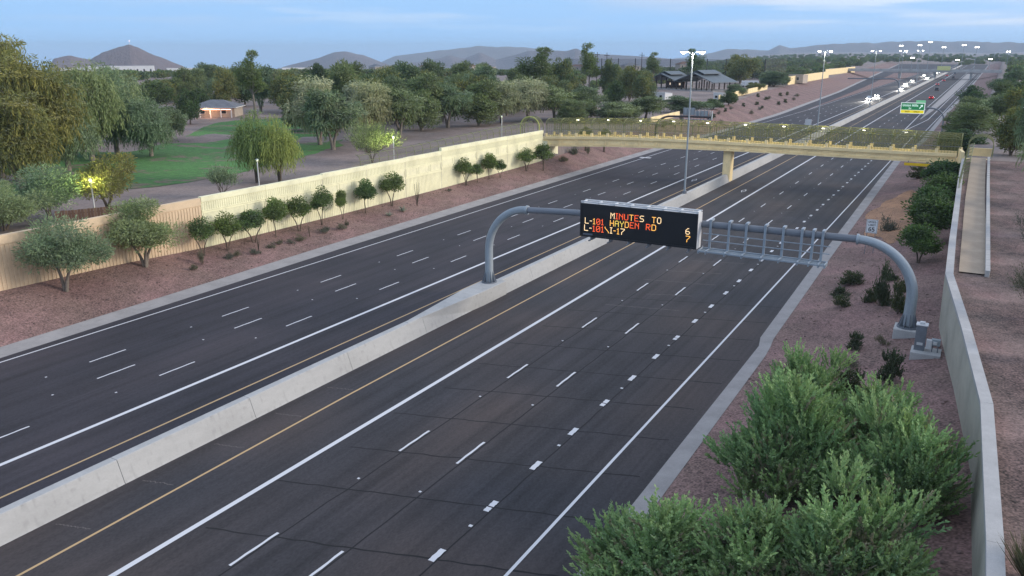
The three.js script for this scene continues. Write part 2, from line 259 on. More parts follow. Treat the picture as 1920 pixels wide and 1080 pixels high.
dash(roadS, -60.2, -163.5, 1.1, 2.4).name = 'pavement_marking';
// ramps and gore on the far side of the bridge
{
  const z = zlist(-300, -900, 20);
  tag(struct('gravel_island', sheet(2, z.length - 1, (i, j) => { const a = table([[-300, -58], [-331, -58.2], [-400, -58.6], [-900, -58.6]])(z[j]), b = table([[-300, -58], [-331, -58.4], [-400, -60], [-537, -64.6], [-900, -81]])(z[j]); const t = i / 2; return [lerp(a, b, t), 0.012 + (i === 1 ? Math.min(0.35, (a - b) * 0.05) : 0), z[j]]; }), M.gravel), 'gravel island between the far carriageway and its ramp');
  tag(struct('gravel_island', sheet(2, z.length - 1, (i, j) => { const a = table([[-300, -17.6], [-360, -18.2], [-900, -18.2]])(z[j]), b = table([[-300, -17.4], [-360, -16], [-440, -15], [-900, -12]])(z[j]); const t = i / 2; return [lerp(a, b, t), 0.012, z[j]]; }), M.gutter), 'pale gore between the near carriageway and its exit ramp');
}
{ const z = zlist(10, -140, 3); tag(struct('gravel_bed', sheet(8, z.length - 1, (i, j) => { const x = lerp(bankRX(z[j]) + 0.1, 16, i / 8); return [x, upR(x, z[j]) + 0.03 + fbm(x * 0.3, z[j] * 0.3, 1, 3) * 0.08, z[j]]; }), M.bed), 'brown-pink ground behind the right retaining wall'); }
function stones(label, n, place, m) { const g = new THREE.IcosahedronGeometry(1, 0), p = g.attributes.position; for (let i = 0; i < p.count; i++) { const k = 1 + 0.3 * perlin.noise(p.getX(i) * 2.1, p.getY(i) * 2.3, p.getZ(i) * 1.9); p.setXYZ(i, p.getX(i) * k, p.getY(i) * k * 0.65, p.getZ(i) * k); } g.computeVertexNormals(); const o = new THREE.InstancedMesh(g, m, n), M4 = new THREE.Matrix4(), q = new THREE.Quaternion(), c = new THREE.Color(); for (let k = 0; k < n; k++) { const [x, y, z] = place(k), s = 0.03 + 0.12 * Math.pow(rnd(), 4); q.setFromEuler(new THREE.Euler(rr(-0.4, 0.4), rr(0, 6.3), rr(-0.4, 0.4))); M4.compose(V(x, y, z), q, V(s, s, s)); o.setMatrixAt(k, M4); const v = rr(0.6, 1.5); o.setColorAt(k, c.setRGB(0.17 * v, 0.112 * v, 0.1 * v)); } o.name = numbered('loose_stones'); o.castShadow = o.receiveShadow = true; scene.add(o); tag(o, label, 'stones', null, 'stuff'); }
stones('loose stones scattered over the left gravel verge', 3000, () => { const z = -25 - 110 * Math.pow(rnd(), 1.3), x = lerp(curbL(z) - 0.1, bankX(z) + 0.2, rnd()); return [x, vergeL(x, z), z]; }, std(0xffffff));
stones('loose stones scattered over the right gravel verge', 3500, () => { const z = -18 - 110 * Math.pow(rnd(), 1.5), x = lerp(curbR(z) + 0.1, bankRX(z) - 0.2, rnd()); return [x, vergeR(x, z), z]; }, std(0xffffff));
{ const n = 90, c = [-8.0, -118]; tag(struct('sand_patch', sheet(n, 10, (i, j) => { const an = i % n / n * 6.2832, t = (1 - j / 10) * (1 + 0.55 * fbm(Math.cos(an) * 1.7, Math.sin(an) * 1.7, 4, 4)), z = c[1] + Math.sin(an) * 19 * t, x = clamp(c[0] + Math.cos(an) * 3.3 * t, curbR(z) + 0.15, -3.5); return [x, vergeR(x, z) + 0.035, z]; }), M.sand), 'orange sandy patch on the right verge before the footbridge'); }
// park lawns and the bare path edges
const parkPoly = (pts, dy = 0.05) => { const s = new THREE.Shape(pts.map(([x, z]) => new THREE.Vector2(x, -z))); const g = new THREE.ShapeGeometry(s, 6); g.rotateX(-Math.PI / 2); return g; };
function blob(pts, y, m, name, label) {   // irregular ground patch, triangulated with a wavering rim
  const cv = new THREE.CatmullRomCurve3(pts.map(([x, z]) => V(x, 0, z)), true), n = 150, rim = cv.getPoints(n).slice(0, n), c = rim.reduce((a, p) => a.add(p), V()).multiplyScalar(1 / n);
  const g = sheet(n, 12, (i, j) => { const p = rim[i % n], t = 1 - j / 12, k = t * (1 + fbm(p.x * 0.12, p.z * 0.12, 3, 4) * 0.16); const x = c.x + (p.x - c.x) * k, z = c.z + (p.z - c.z) * k; return [x, upL(x, z) + y, z]; });
  return tag(struct(name, g, m), label);
}
blob([[-96.4,-69.6],[-103.3,-65.7],[-97.9,-54.0],[-102.1,-54.5],[-141.7,-76.8],[-144.1,-83.7],[-140.5,-90.2],[-133.4,-94.3],[-142.9,-112.9],[-166.6,-146.5],[-162.2,-164.4],[-143.4,-156.1],[-109.5,-124.9],[-102.2,-107.4],[-97.1,-93.0],[-94.9,-82.5]], 0.05, M.grass, 'lawn', 'green park lawn behind the cream wall');
blob([[-186.7,-190.7],[-187.4,-204.6],[-135.7,-155.2],[-135.4,-147.3],[-162.2,-164.4]], 0.05, M.grass, 'lawn', 'small strip of green lawn beyond the willow');
// ---------------------------------------------------------------- median barrier
{
  const t = thing('median_barrier', 'long pale concrete median barrier between the two carriageways', 'barrier');
  const prof = [[BX1, 0], [BX1 - 0.06, 0.1], [BX1 - 0.44, 1.22], [BX1 - 0.48, 1.26], [BX0 + 0.44, 1.26], [BX0 + 0.4, 1.22], [BX0 + 0.06, 0.1], [BX0, 0]];
  const ext = (z0, z1, pr) => { const s = new THREE.Shape(pr.map((p) => new THREE.Vector2(...p))); const g = new THREE.ExtrudeGeometry(s, { depth: z0 - z1, bevelEnabled: false }); g.translate(0, 0, z1); return metres(g); };
  for (let k = 0; k < 26; k++) { const z0 = 4 - k * 9, s = mesh('barrier_segment', ext(z0, z0 - 8.97, prof), M.barrier, t); s.position.y = -0.001; }
  mesh('barrier_segment', ext(-230, -1400, prof), M.barrier, t);
}
// ---------------------------------------------------------------- noise walls on the left
function ribs(x, z0, z1, y0f, y1f, pitch, w, proud) { const g = []; for (let z = z0; z > z1; z -= pitch) { const y0 = y0f(z), y1 = y1f(z); g.push(box(x, x + proud, y0, y1, z - w / 2, z + w / 2)); } return g; }
function wallPanel(x, z0, z1, top, m, parent) { return mesh('wall_panel', [box(x - 0.32, x, Math.min(bankY(z0), bankY(z1)) - 0.6, top, z1 + 0.012, z0 - 0.012)], m, parent); }
{
  const t = thing('noise_wall', 'peach ribbed noise wall behind the two big grey-green trees', 'wall', [-70, 0, 0]);
  const top = 6.75, edges = [8, -4, -14, -24, -34, -42.5, -50, -57.4];
  for (let k = 0; k < edges.length - 1; k++) {
    wallPanel(0, edges[k], edges[k + 1], top - 0.75, M.peach, t);
    mesh('rib_band', ribs(-0.004, edges[k] - 0.3, edges[k + 1] + 0.15, (z) => bankY(z) - 0.3, () => top - 0.85, 0.36, 0.19, 0.06), M.peach, t);
    mesh('coping', [box(-0.36, 0.09, top - 0.75, top, edges[k + 1] + 0.012, edges[k] - 0.012)], M.peach, t);
  }
}
{
  const t = thing('noise_wall', 'pale cream noise wall with raised panels, running to the footbridge', 'wall', [-70, 0, 0]);
  const runs = [[-57.45, -66.5, 6.85], [-66.5, -76, 6.85], [-76, -84.5, 6.95], [-84.5, -93, 7.0], [-93, -102, 7.05], [-102, -112, 7.5], [-112, -122, 7.5], [-122, -135.2, 7.45]];
  for (const [z0, z1, top] of runs) {
    wallPanel(0, z0, z1, top - 0.55, M.cream, t);
    mesh('coping', [box(-0.36, 0.09, top - 0.55, top, z1 + 0.012, z0 - 0.012)], M.cream, t);
    mesh('rib_band', ribs(-0.004, z0 - 0.2, z1 + 0.12, () => top - 1.45, () => top - 0.62, 0.3, 0.16, 0.05), M.cream, t);
    const mid = top - 1.55, low = top - 2.9, n = Math.round((z0 - z1) / 3.1), L = (z0 - z1) / n;
    mesh('ledge', [box(-0.004, 0.06, low - 0.12, low, z1 + 0.02, z0 - 0.02)], M.cream, t); mesh('ledge', [box(-0.004, 0.06, mid, mid + 0.1, z1 + 0.02, z0 - 0.02)], M.cream, t);
    for (let k = 0; k < n; k++) { const c = z0 - (k + 0.5) * L, a = L / 2 - 0.18, y0 = low + 0.16, y1 = mid - 0.14; mesh('relief_panel', [box(-0.004, 0.05, y0, y0 + 0.1, c - a, c + a), box(-0.004, 0.05, y1 - 0.1, y1, c - a, c + a), box(-0.004, 0.05, y0 + 0.1, y1 - 0.1, c - a, c - a + 0.1), box(-0.004, 0.05, y0 + 0.1, y1 - 0.1, c + a - 0.1, c + a)], M.cream, t); }
    mesh('rib_band', ribs(-0.004, z0 - 0.2, z1 + 0.12, (z) => bankY(z) - 0.3, () => low - 0.16, 0.33, 0.17, 0.045), M.cream, t);
    mesh('control_joint', [box(0, 0.03, bankY(z1) - 0.2, top - 0.6, z1 + 0.04, z1 + 0.1)], M.fieldwall, t);
  }
}
// dark mesh fence with curved top rail above the wall, leading up to the bridge gate
{
  const t = thing('mesh_fence', 'dark wire mesh fence with hooped posts on top of the cream wall', 'fence', [-70.6, 0, 0]);
  const topY = (z) => (z > -102 ? 7.0 + 1.35 * smooth(-83, -90, z) : 7.5) + lerp(1.2, 2.0, smooth(-100, -132, z)) - 1.2 * (z > -102 ? 0 : 0) , baseY = 6.4;
  const tp = (z) => lerp(8.35, 9.3, smooth(-86, -132, z));
  for (let k = 0; k < 25; k++) { const z = -84 - k * 2.02; mesh('post', tube([[0, baseY - 0.4, z], [0, tp(z) - 0.6, z], [-0.25, tp(z) - 0.12, z], [-0.75, tp(z), z]], 0.035, 8, 6), M.olive, t); }
  for (const f of [0, 0.55]) mesh('rail', tube([-84, -96, -108, -120, -132.5].map((z) => [f ? -0.02 : -0.25, tp(z) - 0.12 - f * 1.4, z]), 0.03, 24, 6), M.olive, t);
  mesh('wire_mesh', sheet(1, 24, (i, j) => { const z = -84 - j * 2.02; return [0.0, i ? tp(z) - 0.55 : baseY, z]; }), M.darkMesh, t);
  mesh('wire_mesh', sheet(1, 24, (i, j) => { const z = -84 - j * 2.02; return [i ? -0.75 : 0, i ? tp(z) : tp(z) - 0.55, z]; }), M.darkMesh, t);
}

// ---------------------------------------------------------------- footbridge
const ZB = -138, ZF = -141.7;
const botY = (x) => table([[0, 5.3], [-9.3, 5.38], [-27.9, 5.4], [-38, 5.33], [-46.8, 5.15], [-57.2, 4.9], [-68.3, 4.38], [-74, 4.15]])(x);
const sillY = (x) => table([[0, 6.9], [-9.5, 6.86], [-28, 6.85], [-46.9, 6.84], [-57.2, 6.65], [-66.8, 6.27], [-74, 5.85]])(x);
const cageY = (x) => table([[0, 9.7], [-9.9, 9.85], [-28, 9.95], [-47, 10.0], [-57.3, 9.8], [-68.4, 9.4], [-74, 9.1]])(x);
{
  const t = thing('footbridge', 'yellow caged footbridge crossing both carriageways', 'bridge', [0, 0, 0]);
  const xa = -72.6, xb = -2.6;
  const strip = (y0, y1, z0, z1, a = xa, b = xb) => { const s = new THREE.Shape(), n = 40, p = []; for (let i = 0; i <= n; i++) { const x = lerp(a, b, i / n); p.push([x, y0(x)]); } for (let i = n; i >= 0; i--) { const x = lerp(a, b, i / n); p.push([x, y1(x)]); } p.forEach((q, i) => i ? s.lineTo(...q) : s.moveTo(...q)); const g = new THREE.ExtrudeGeometry(s, { depth: z1 - z0, bevelEnabled: false }); g.translate(0, 0, z0); return metres(g); };
  const cx = []; for (let k = -1; k < 22; k++) cx.push(-67.75 + k * 3.123);
  mesh('deck', strip((x) => botY(x) + 0.35, (x) => botY(x) + 0.75, ZF + 0.25, ZB - 0.3), M.concrete, t);
  for (const [z0, z1, s] of [[ZB - 0.3, ZB, 1], [ZF, ZF + 0.25, -1]]) {
    mesh('fascia_beam', strip(botY, (x) => sillY(x) - 0.5, z0, z1), M.bridge, t);
    mesh('parapet_cap', strip((x) => sillY(x) - 0.47, sillY, s > 0 ? z0 : z0 - 0.22, s > 0 ? z1 + 0.22 : z1), M.bridge, t);
    mesh('bottom_ledge', strip((x) => botY(x) - 0.02, (x) => botY(x) + 0.2, s > 0 ? z1 + 0.001 : z0 - 0.07, s > 0 ? z1 + 0.16 : z0 - 0.001), M.bridge, t);
  }
  for (let k = 0; k < cx.length - 1; k++) {   // framed recesses along the near face
    const a = cx[k] + 0.28, b = cx[k + 1] - 0.28; if (a < xa) continue;
    const f = (lo, hi, p, q) => strip((x) => botY(x) + lo(x), (x) => botY(x) + hi(x), ZB - 0.01, ZB + 0.12, p, q), H1 = (x) => sillY(x) - 0.5 - botY(x) - 0.1;
    mesh('relief_panel', [f(() => 0.28, () => 0.36, a, b), f((x) => H1(x) - 0.08, H1, a, b), f(() => 0.36, (x) => H1(x) - 0.08, a, a + 0.1), f(() => 0.36, (x) => H1(x) - 0.08, b - 0.1, b)], M.bridge, t);
  }
  for (const x of cx) { mesh('pilaster', [at(bbox(0.42, 0.62, 0.42), x, sillY(x) + 0.3, ZB - 0.12)], M.bridge, t); mesh('pilaster', [at(bbox(0.42, 0.62, 0.42), x, sillY(x) + 0.3, ZF + 0.12)], M.bridge, t); }
  cx.forEach((x, k) => {
    const y0 = sillY(x) + 0.6, y1 = cageY(x), r = 0.05, pts = []; for (let i = 0; i <= 10; i++) { const a = Math.PI * i / 10; pts.push([x, y1 - 0.75 + Math.sin(a) * 0.75, (ZB + ZF) / 2 + Math.cos(a) * 1.73]); }
    mesh('cage_hoop', [tube([[x, y0, ZB - 0.12], pts[0]], r, 1, 6), tube(pts, r, 14, 6), tube([pts[10], [x, y0, ZF + 0.12]], r, 1, 6)], M.olive, t);
    if (k < cx.length - 1) for (const z of [ZB - 0.12, ZF + 0.12]) { const x2 = cx[k + 1], q = []; for (let i = 0; i <= 10; i++) { const a = Math.PI * i / 10; q.push([(x + x2) / 2 - Math.cos(a) * 1.5, cageY(x) - 1.15 + Math.sin(a) * 0.95, z]); } mesh('cage_arch', tube(q, 0.045, 12, 6), M.olive, t); }
  });
  const along = (dy, z) => tube(cx.map((x) => [x, cageY(x) + dy, z]), 0.05, 30, 6), rl = (dy, z) => tube(cx.map((x) => [x, sillY(x) + dy, z]), 0.04, 30, 6);
  for (const z of [ZB - 0.12, ZF + 0.12]) { mesh('rail', rl(1.0, z), M.galvDark, t); mesh('rail', along(-0.75, z), M.olive, t); } mesh('rail', along(0, (ZB + ZF) / 2), M.olive, t);
  const side = (z) => sheet(30, 1, (i, j) => { const x = lerp(cx[0], cx[cx.length - 1], i / 30); return [x, j ? cageY(x) - 0.75 : sillY(x) + 0.02, z]; });
  mesh('wire_mesh', side(ZB - 0.18), M.oliveMesh, t); mesh('wire_mesh', side(ZF + 0.18), M.oliveMesh, t);
  mesh('wire_mesh', sheet(30, 8, (i, j) => { const x = lerp(cx[0], cx[cx.length - 1], i / 30), a = Math.PI * j / 8; return [x, cageY(x) - 0.78 + Math.sin(a) * 0.75, (ZB + ZF) / 2 + Math.cos(a) * 1.7]; }), M.oliveMesh, t);
  for (const z of [ZB - 0.2, ZF + 0.2]) { const pk = []; for (let x = cx[0] + 0.3; x < cx[cx.length - 1]; x += 0.42) pk.push(new THREE.BoxGeometry(0.035, cageY(x) - 0.8 - sillY(x), 0.035).translate(x, (cageY(x) - 0.8 + sillY(x)) / 2, z)); tag(mesh('pickets', pk, M.olive, t), null, null, null, 'stuff'); }
  mesh('pier', [at(bbox(1.35, 6.6, 1.9, 0.08), -36.75, 2.35, -139.9), at(bbox(2.2, 0.55, 3.2, 0.06), -36.75, 5.55, -139.9)], M.bridge, t);
  mesh('abutment', [box(-76.5, -70.4, 2, 5.2, ZF - 0.6, ZB + 0.3)], M.cream, t); mesh('abutment', [box(-2.55, 1.9, 1.5, 5.9, ZF - 0.6, ZB + 0.25)], M.bridge, t);
  // small lit fittings hung under the hoops
  for (const x of [-64.75, -58.7, -52.5, -46.5, -40.5, -34.1, -27.9, -21.8, -15.8, -9.8]) {
    const f = mesh('lamp', [at(bbox(0.4, 0.1, 0.2, 0.03), x, cageY(x) - 0.28, ZB - 1.0)], M.glow, t);
    const l = new THREE.PointLight(C(1, 0.88, 0.42), 10); l.position.set(x, cageY(x) - 0.45, ZB - 1.0); l.castShadow = true; scene.add(l);
  }
}
// arched gate frame at the left end of the bridge
{
  const t = thing('gate_arch', 'yellow-green hooped gate frame at the left end of the footbridge', 'gate', [-73.2, 6.1, -136]);
  const q = (r, z) => { const p = [[-r, 0, z]]; for (let i = 0; i <= 10; i++) { const a = Math.PI * i / 10; p.push([-Math.cos(a) * r, 1.7 + Math.sin(a) * 1.9 * r / 2, z]); } p.push([r, 0, z]); return p; };
  mesh('arch', tube(q(2.0, 0), 0.11, 30, 8), std(C(0.42, 0.44, 0.12)), t); mesh('arch', tube(q(1.65, 0), 0.05, 30, 6), M.olive, t); mesh('arch', tube(q(2.0, -1.6), 0.08, 30, 8), M.olive, t);
  mesh('spokes', Array.from({ length: 11 }, (_, i) => { const a = Math.PI * i / 10; return bar([-Math.cos(a) * 1.65, 1.7 + Math.sin(a) * 1.57, 0], [-Math.cos(a) * 2, 1.7 + Math.sin(a) * 1.9, 0], 0.05); }), M.olive, t);
  mesh('wire_mesh', sheet(12, 1, (i, j) => { const a = Math.PI * i / 12; return [-Math.cos(a) * 1.97, 1.7 + Math.sin(a) * 1.87, j ? -1.6 : 0]; }), M.oliveMesh, t);
}
{ // yellow board hung below the bridge, seen edge-on from above
  const t = thing('hanging_sign', 'bright yellow board hung under the right end of the footbridge', 'sign', [-7.6, 4.98, ZB + 0.25]);
  mesh('board', [bbox(3.6, 0.42, 0.06, 0.01)], std(C(0.75, 0.5, 0.02)), t); mesh('bracket', [box(-1.3, -1.2, 0.21, 0.5, -0.05, 0), box(1.2, 1.3, 0.21, 0.5, -0.05, 0)], M.galvDark, t);
}

// ---------------------------------------------------------------- retaining wall, path and rail on the right
{
  const t = thing('retaining_wall', 'concrete retaining wall with grey coping on the right of the verge', 'wall');
  const pts = [[2.35, 8], [2.3, -12], [2.2, -27], [1.9, -39], [0.85, -50], [-0.5, -62.5], [-0.75, -75], [-1.0, -92], [-1.3, -112], [-1.55, -136.5]], topY = 6.72;
  for (let k = 0; k < pts.length - 1; k++) {
    const [xa, za] = pts[k], [xb, zb] = pts[k + 1], n = Math.max(1, Math.round((za - zb) / 9));
    for (let i = 0; i < n; i++) {
      const A = V(lerp(xa, xb, i / n), 0, lerp(za, zb, i / n)), B = V(lerp(xa, xb, (i + 1) / n), 0, lerp(za, zb, (i + 1) / n)), L = A.distanceTo(B), mid = A.clone().lerp(B, 0.5), ry = Math.atan2(B.x - A.x, B.z - A.z), y0 = vergeR(mid.x, mid.z) - 0.9;
      const g = (w, a, b, dx = 0, l = L) => { const q = new THREE.BoxGeometry(w, b - a, l); q.translate(dx, (a + b) / 2, 0); q.rotateY(ry); q.translate(mid.x, 0, mid.z); return metres(q); };
      mesh('wall_panel', [g(0.3, y0, topY - 0.22, 0, L - 0.02)], M.fieldwall, t); mesh('coping', [g(0.5, topY - 0.22, topY, 0, L - 0.015)], M.cap, t);
    }
  }
  mesh('end_wall', [at(box(-0.2, 0.2, 0, 4.6, -2.3, 2.3), -1.95, 3.0, -136.2, 0.12)], M.bridge, t);
}
{
  const zz = zlist(-66, -137, 2);
  tag(struct('path', sheet(3, zz.length - 1, (i, j) => { const z = zz[j], xc = table([[-66, 1.0], [-100, 0.55], [-137, 0.35]])(z); return [xc - 0.95 + i * 0.62, 6.12 + smooth(-110, -137, z) * 0.5, z]; }), M.path), 'narrow tan footpath leading up to the bridge');
  const t = thing('kerb_wall', 'low pale block kerb on the right edge of the footpath', 'wall', [1.85, 6, 0]);
  for (let k = 0; k < 38; k++) { const z = -66.5 - k * 1.86; mesh('block', [at(bbox(0.3, 0.62, 1.82, 0.03), -0.012 * k * 0.6, 0.2 + smooth(-110, -137, z) * 0.4, z)], M.cap, t); }
  const f = thing('mesh_fence', 'curved mesh screen on the wall beside the footpath at the bridge', 'fence', [-1.1, 6.7, 0]);
  for (let k = 0; k < 9; k++) { const z = -104 - k * 4; mesh('post', tube([[-0.1, 0, z], [-0.15, 1.3, z], [0.2, 1.9, z], [0.6, 2.05, z]], 0.045, 8, 6), M.olive, f); }
  mesh('wire_mesh', sheet(4, 8, (i, j) => { const q = [[-0.1, 0], [-0.15, 1.3], [0.05, 1.75], [0.3, 1.95], [0.6, 2.05]][i]; return [q[0], q[1] * (0.55 + 0.45 * Math.min(1, j / 3)), -104 - j * 4]; }), M.oliveMesh, f);
  mesh('rail', tube([[0.6, 2.05, -112], [0.6, 2.05, -136]], 0.04, 2, 6), M.olive, f);
  const g = thing('gate_arch', 'olive hooped frame over the path at the right end of the footbridge', 'gate', [0.4, 6.6, -137.5]);
  const hoop = (z) => { const p = [[-1.6, 0, z]]; for (let i = 0; i <= 8; i++) { const a = Math.PI * i / 8; p.push([-Math.cos(a) * 1.6, 1.7 + Math.sin(a) * 1.3, z]); } p.push([1.6, 0, z]); return p; };
  for (const z of [0, -2, -4]) mesh('arch', tube(hoop(z), 0.06, 24, 6), M.olive, g);
  mesh('wire_mesh', sheet(10, 1, (i, j) => { const a = Math.PI * i / 10; return [-Math.cos(a) * 1.58, 1.7 + Math.sin(a) * 1.28, j ? -4 : 0]; }), M.oliveMesh, g);
  mesh('cross_wall', [box(-1.4, 1.5, -0.3, 0.75, -4.4, -4.2), box(-1.5, 1.6, 0.75, 0.9, -4.45, -4.15)], M.bridge, g);
}

// ---------------------------------------------------------------- sign gantry
const ZG = -61.3;
{
  const t = thing('sign_gantry', 'galvanized arched sign gantry from the median to the right verge', 'gantry', [0, 0, ZG]);
  const arc = (x0, y0, x1, y1, side) => { const p = []; for (let i = 0; i <= 12; i++) { const a = Math.PI / 2 * i / 12; p.push([x0 + (x1 - x0) * (1 - Math.cos(a)), y0 + (y1 - y0) * Math.sin(a), 0]); } return p; };
  const left = [[-37.1, 1.3, 0], [-37.1, 3.0, 0], ...arc(-37.1, 4.3, -33.2, 8.3)], right = [[-2.56, 2.95, 0], [-2.56, 4.2, 0], ...arc(-2.56, 4.9, -6.5, 8.72)];
  mesh('post', tube(left, [0.38, 0.32], 44, 18), M.galv, t); mesh('post', tube(right, [0.4, 0.3], 44, 18), M.galv, t);
  mesh('arm', tube([[-33.2, 8.3, 0], [-28, 8.53, 0], [-17.6, 8.66, 0], [-6.5, 8.72, 0]], 0.27, 30, 16), M.galvDark, t);
  mesh('collar', [at(cyl(0.4, 0.4, 0.16, 18), -33.2, 8.3, 0, 0, 0, Math.PI / 2)], M.galv, t); mesh('collar', [at(cyl(0.38, 0.38, 0.16, 18), -6.5, 8.72, 0, 0, 0, Math.PI / 2)], M.galv, t);
  for (const [x, y] of [[-37.1, 1.28], [-2.56, 2.8]]) {
    mesh('base_plate', [at(cyl(0.72, 0.72, 0.09, 20), x, y + 0.045, 0)], M.galvDark, t);
    for (let k = 0; k < 10; k++) { const a = k / 10 * Math.PI * 2, s = new THREE.Shape([[0.3, 0], [0.66, 0], [0.36, 1.0], [0.3, 1.0]].map((q) => new THREE.Vector2(...q))), g = new THREE.ExtrudeGeometry(s, { depth: 0.04, bevelEnabled: false }); mesh('gusset', at(g, x, y + 0.09, 0, a), M.galvDark, t); }
  }
  { const s = new THREE.Shape([[-36.62, 13], [-35.98, 3], [-35.98, -1.1], [-37.9, -1.1], [-37.9, 3], [-36.92, 13]].map(([x, z]) => new THREE.Vector2(x, -z))), g = new THREE.ExtrudeGeometry(s, { depth: 1.26, bevelEnabled: true, bevelSize: 0.03, bevelThickness: 0.03, bevelSegments: 1 }); g.rotateX(-Math.PI / 2); mesh('pedestal', metres(g), M.barrier, t); } mesh('pedestal', [at(bbox(1.7, 1.5, 1.7, 0.05), -2.56, 2.05, 0)], M.concrete, t);
  for (const x of [-16.98, -15.55, -14.26, -12.87, -11.56, -10.24, -9.46, -8.79]) mesh('bracket', [box(x - 0.09, x + 0.09, 6.8, 9.12, 0.36, 0.44), box(x - 0.02, x + 0.02, 6.8, 9.12, 0.28, 0.358), box(x - 0.1, x + 0.1, 9.0, 9.14, -0.3, 0.36)], M.steel, t);
  for (const y of [7.5, 8.05]) mesh('rail', [box(-17.5, -8.2, y - 0.03, y + 0.03, 0.442, 0.49)], M.steel, t);
  // catwalk below the empty brackets
  mesh('catwalk_rail', [box(-17.6, -8.3, 6.75, 6.86, 1.28, 1.36)], M.steel, t); mesh('catwalk_rail', [box(-17.6, -8.3, 6.75, 6.9, 0.2, 0.279)], M.steel, t);
  for (const x of [-17.55, -16.98, -15.55, -14.26, -12.87, -11.56, -10.24, -9.46, -8.79, -8.35]) mesh('catwalk_beam', [box(x - 0.05, x + 0.05, 6.63, 6.88, 0.281, 1.4)], M.steel, t);
  mesh('catwalk_grating', Array.from({ length: 11 }, (_, i) => box(-17.5, -8.4, 6.78, 6.82, 0.34 + i * 0.085, 0.365 + i * 0.085)), M.galv, t);
}
// ---------------------------------------------------------------- message sign
const FONT = { M: '10001 11011 10101 10101 10001 10001 10001', I: '111 010 010 010 010 010 111', N: '10001 11001 10101 10011 10001 10001 10001', U: '10001 10001 10001 10001 10001 10001 01110', T: '11111 00100 00100 00100 00100 00100 00100', E: '11111 10000 10000 11110 10000 10000 11111', S: '01111 10000 10000 01110 00001 00001 11110', O: '01110 10001 10001 10001 10001 10001 01110', L: '10000 10000 10000 10000 10000 10000 11111', '-': '000 000 000 111 000 000 000', '1': '010 110 010 010 010 010 111', '0': '01110 10001 10011 10101 11001 10001 01110', H: '10001 10001 10001 11111 10001 10001 10001', A: '01110 10001 10001 11111 10001 10001 10001', Y: '10001 10001 01010 00100 00100 00100 00100', D: '11110 10001 10001 10001 10001 10001 11110', R: '11110 10001 10001 11110 10100 10010 10001', '\\': '10000 10000 01000 00100 00010 00001 00001', '6': '00110 01000 10000 11110 10001 10001 01110', '7': '11111 00001 00010 00100 01000 01000 01000', ' ': '000 000 000 000 000 000 000' };
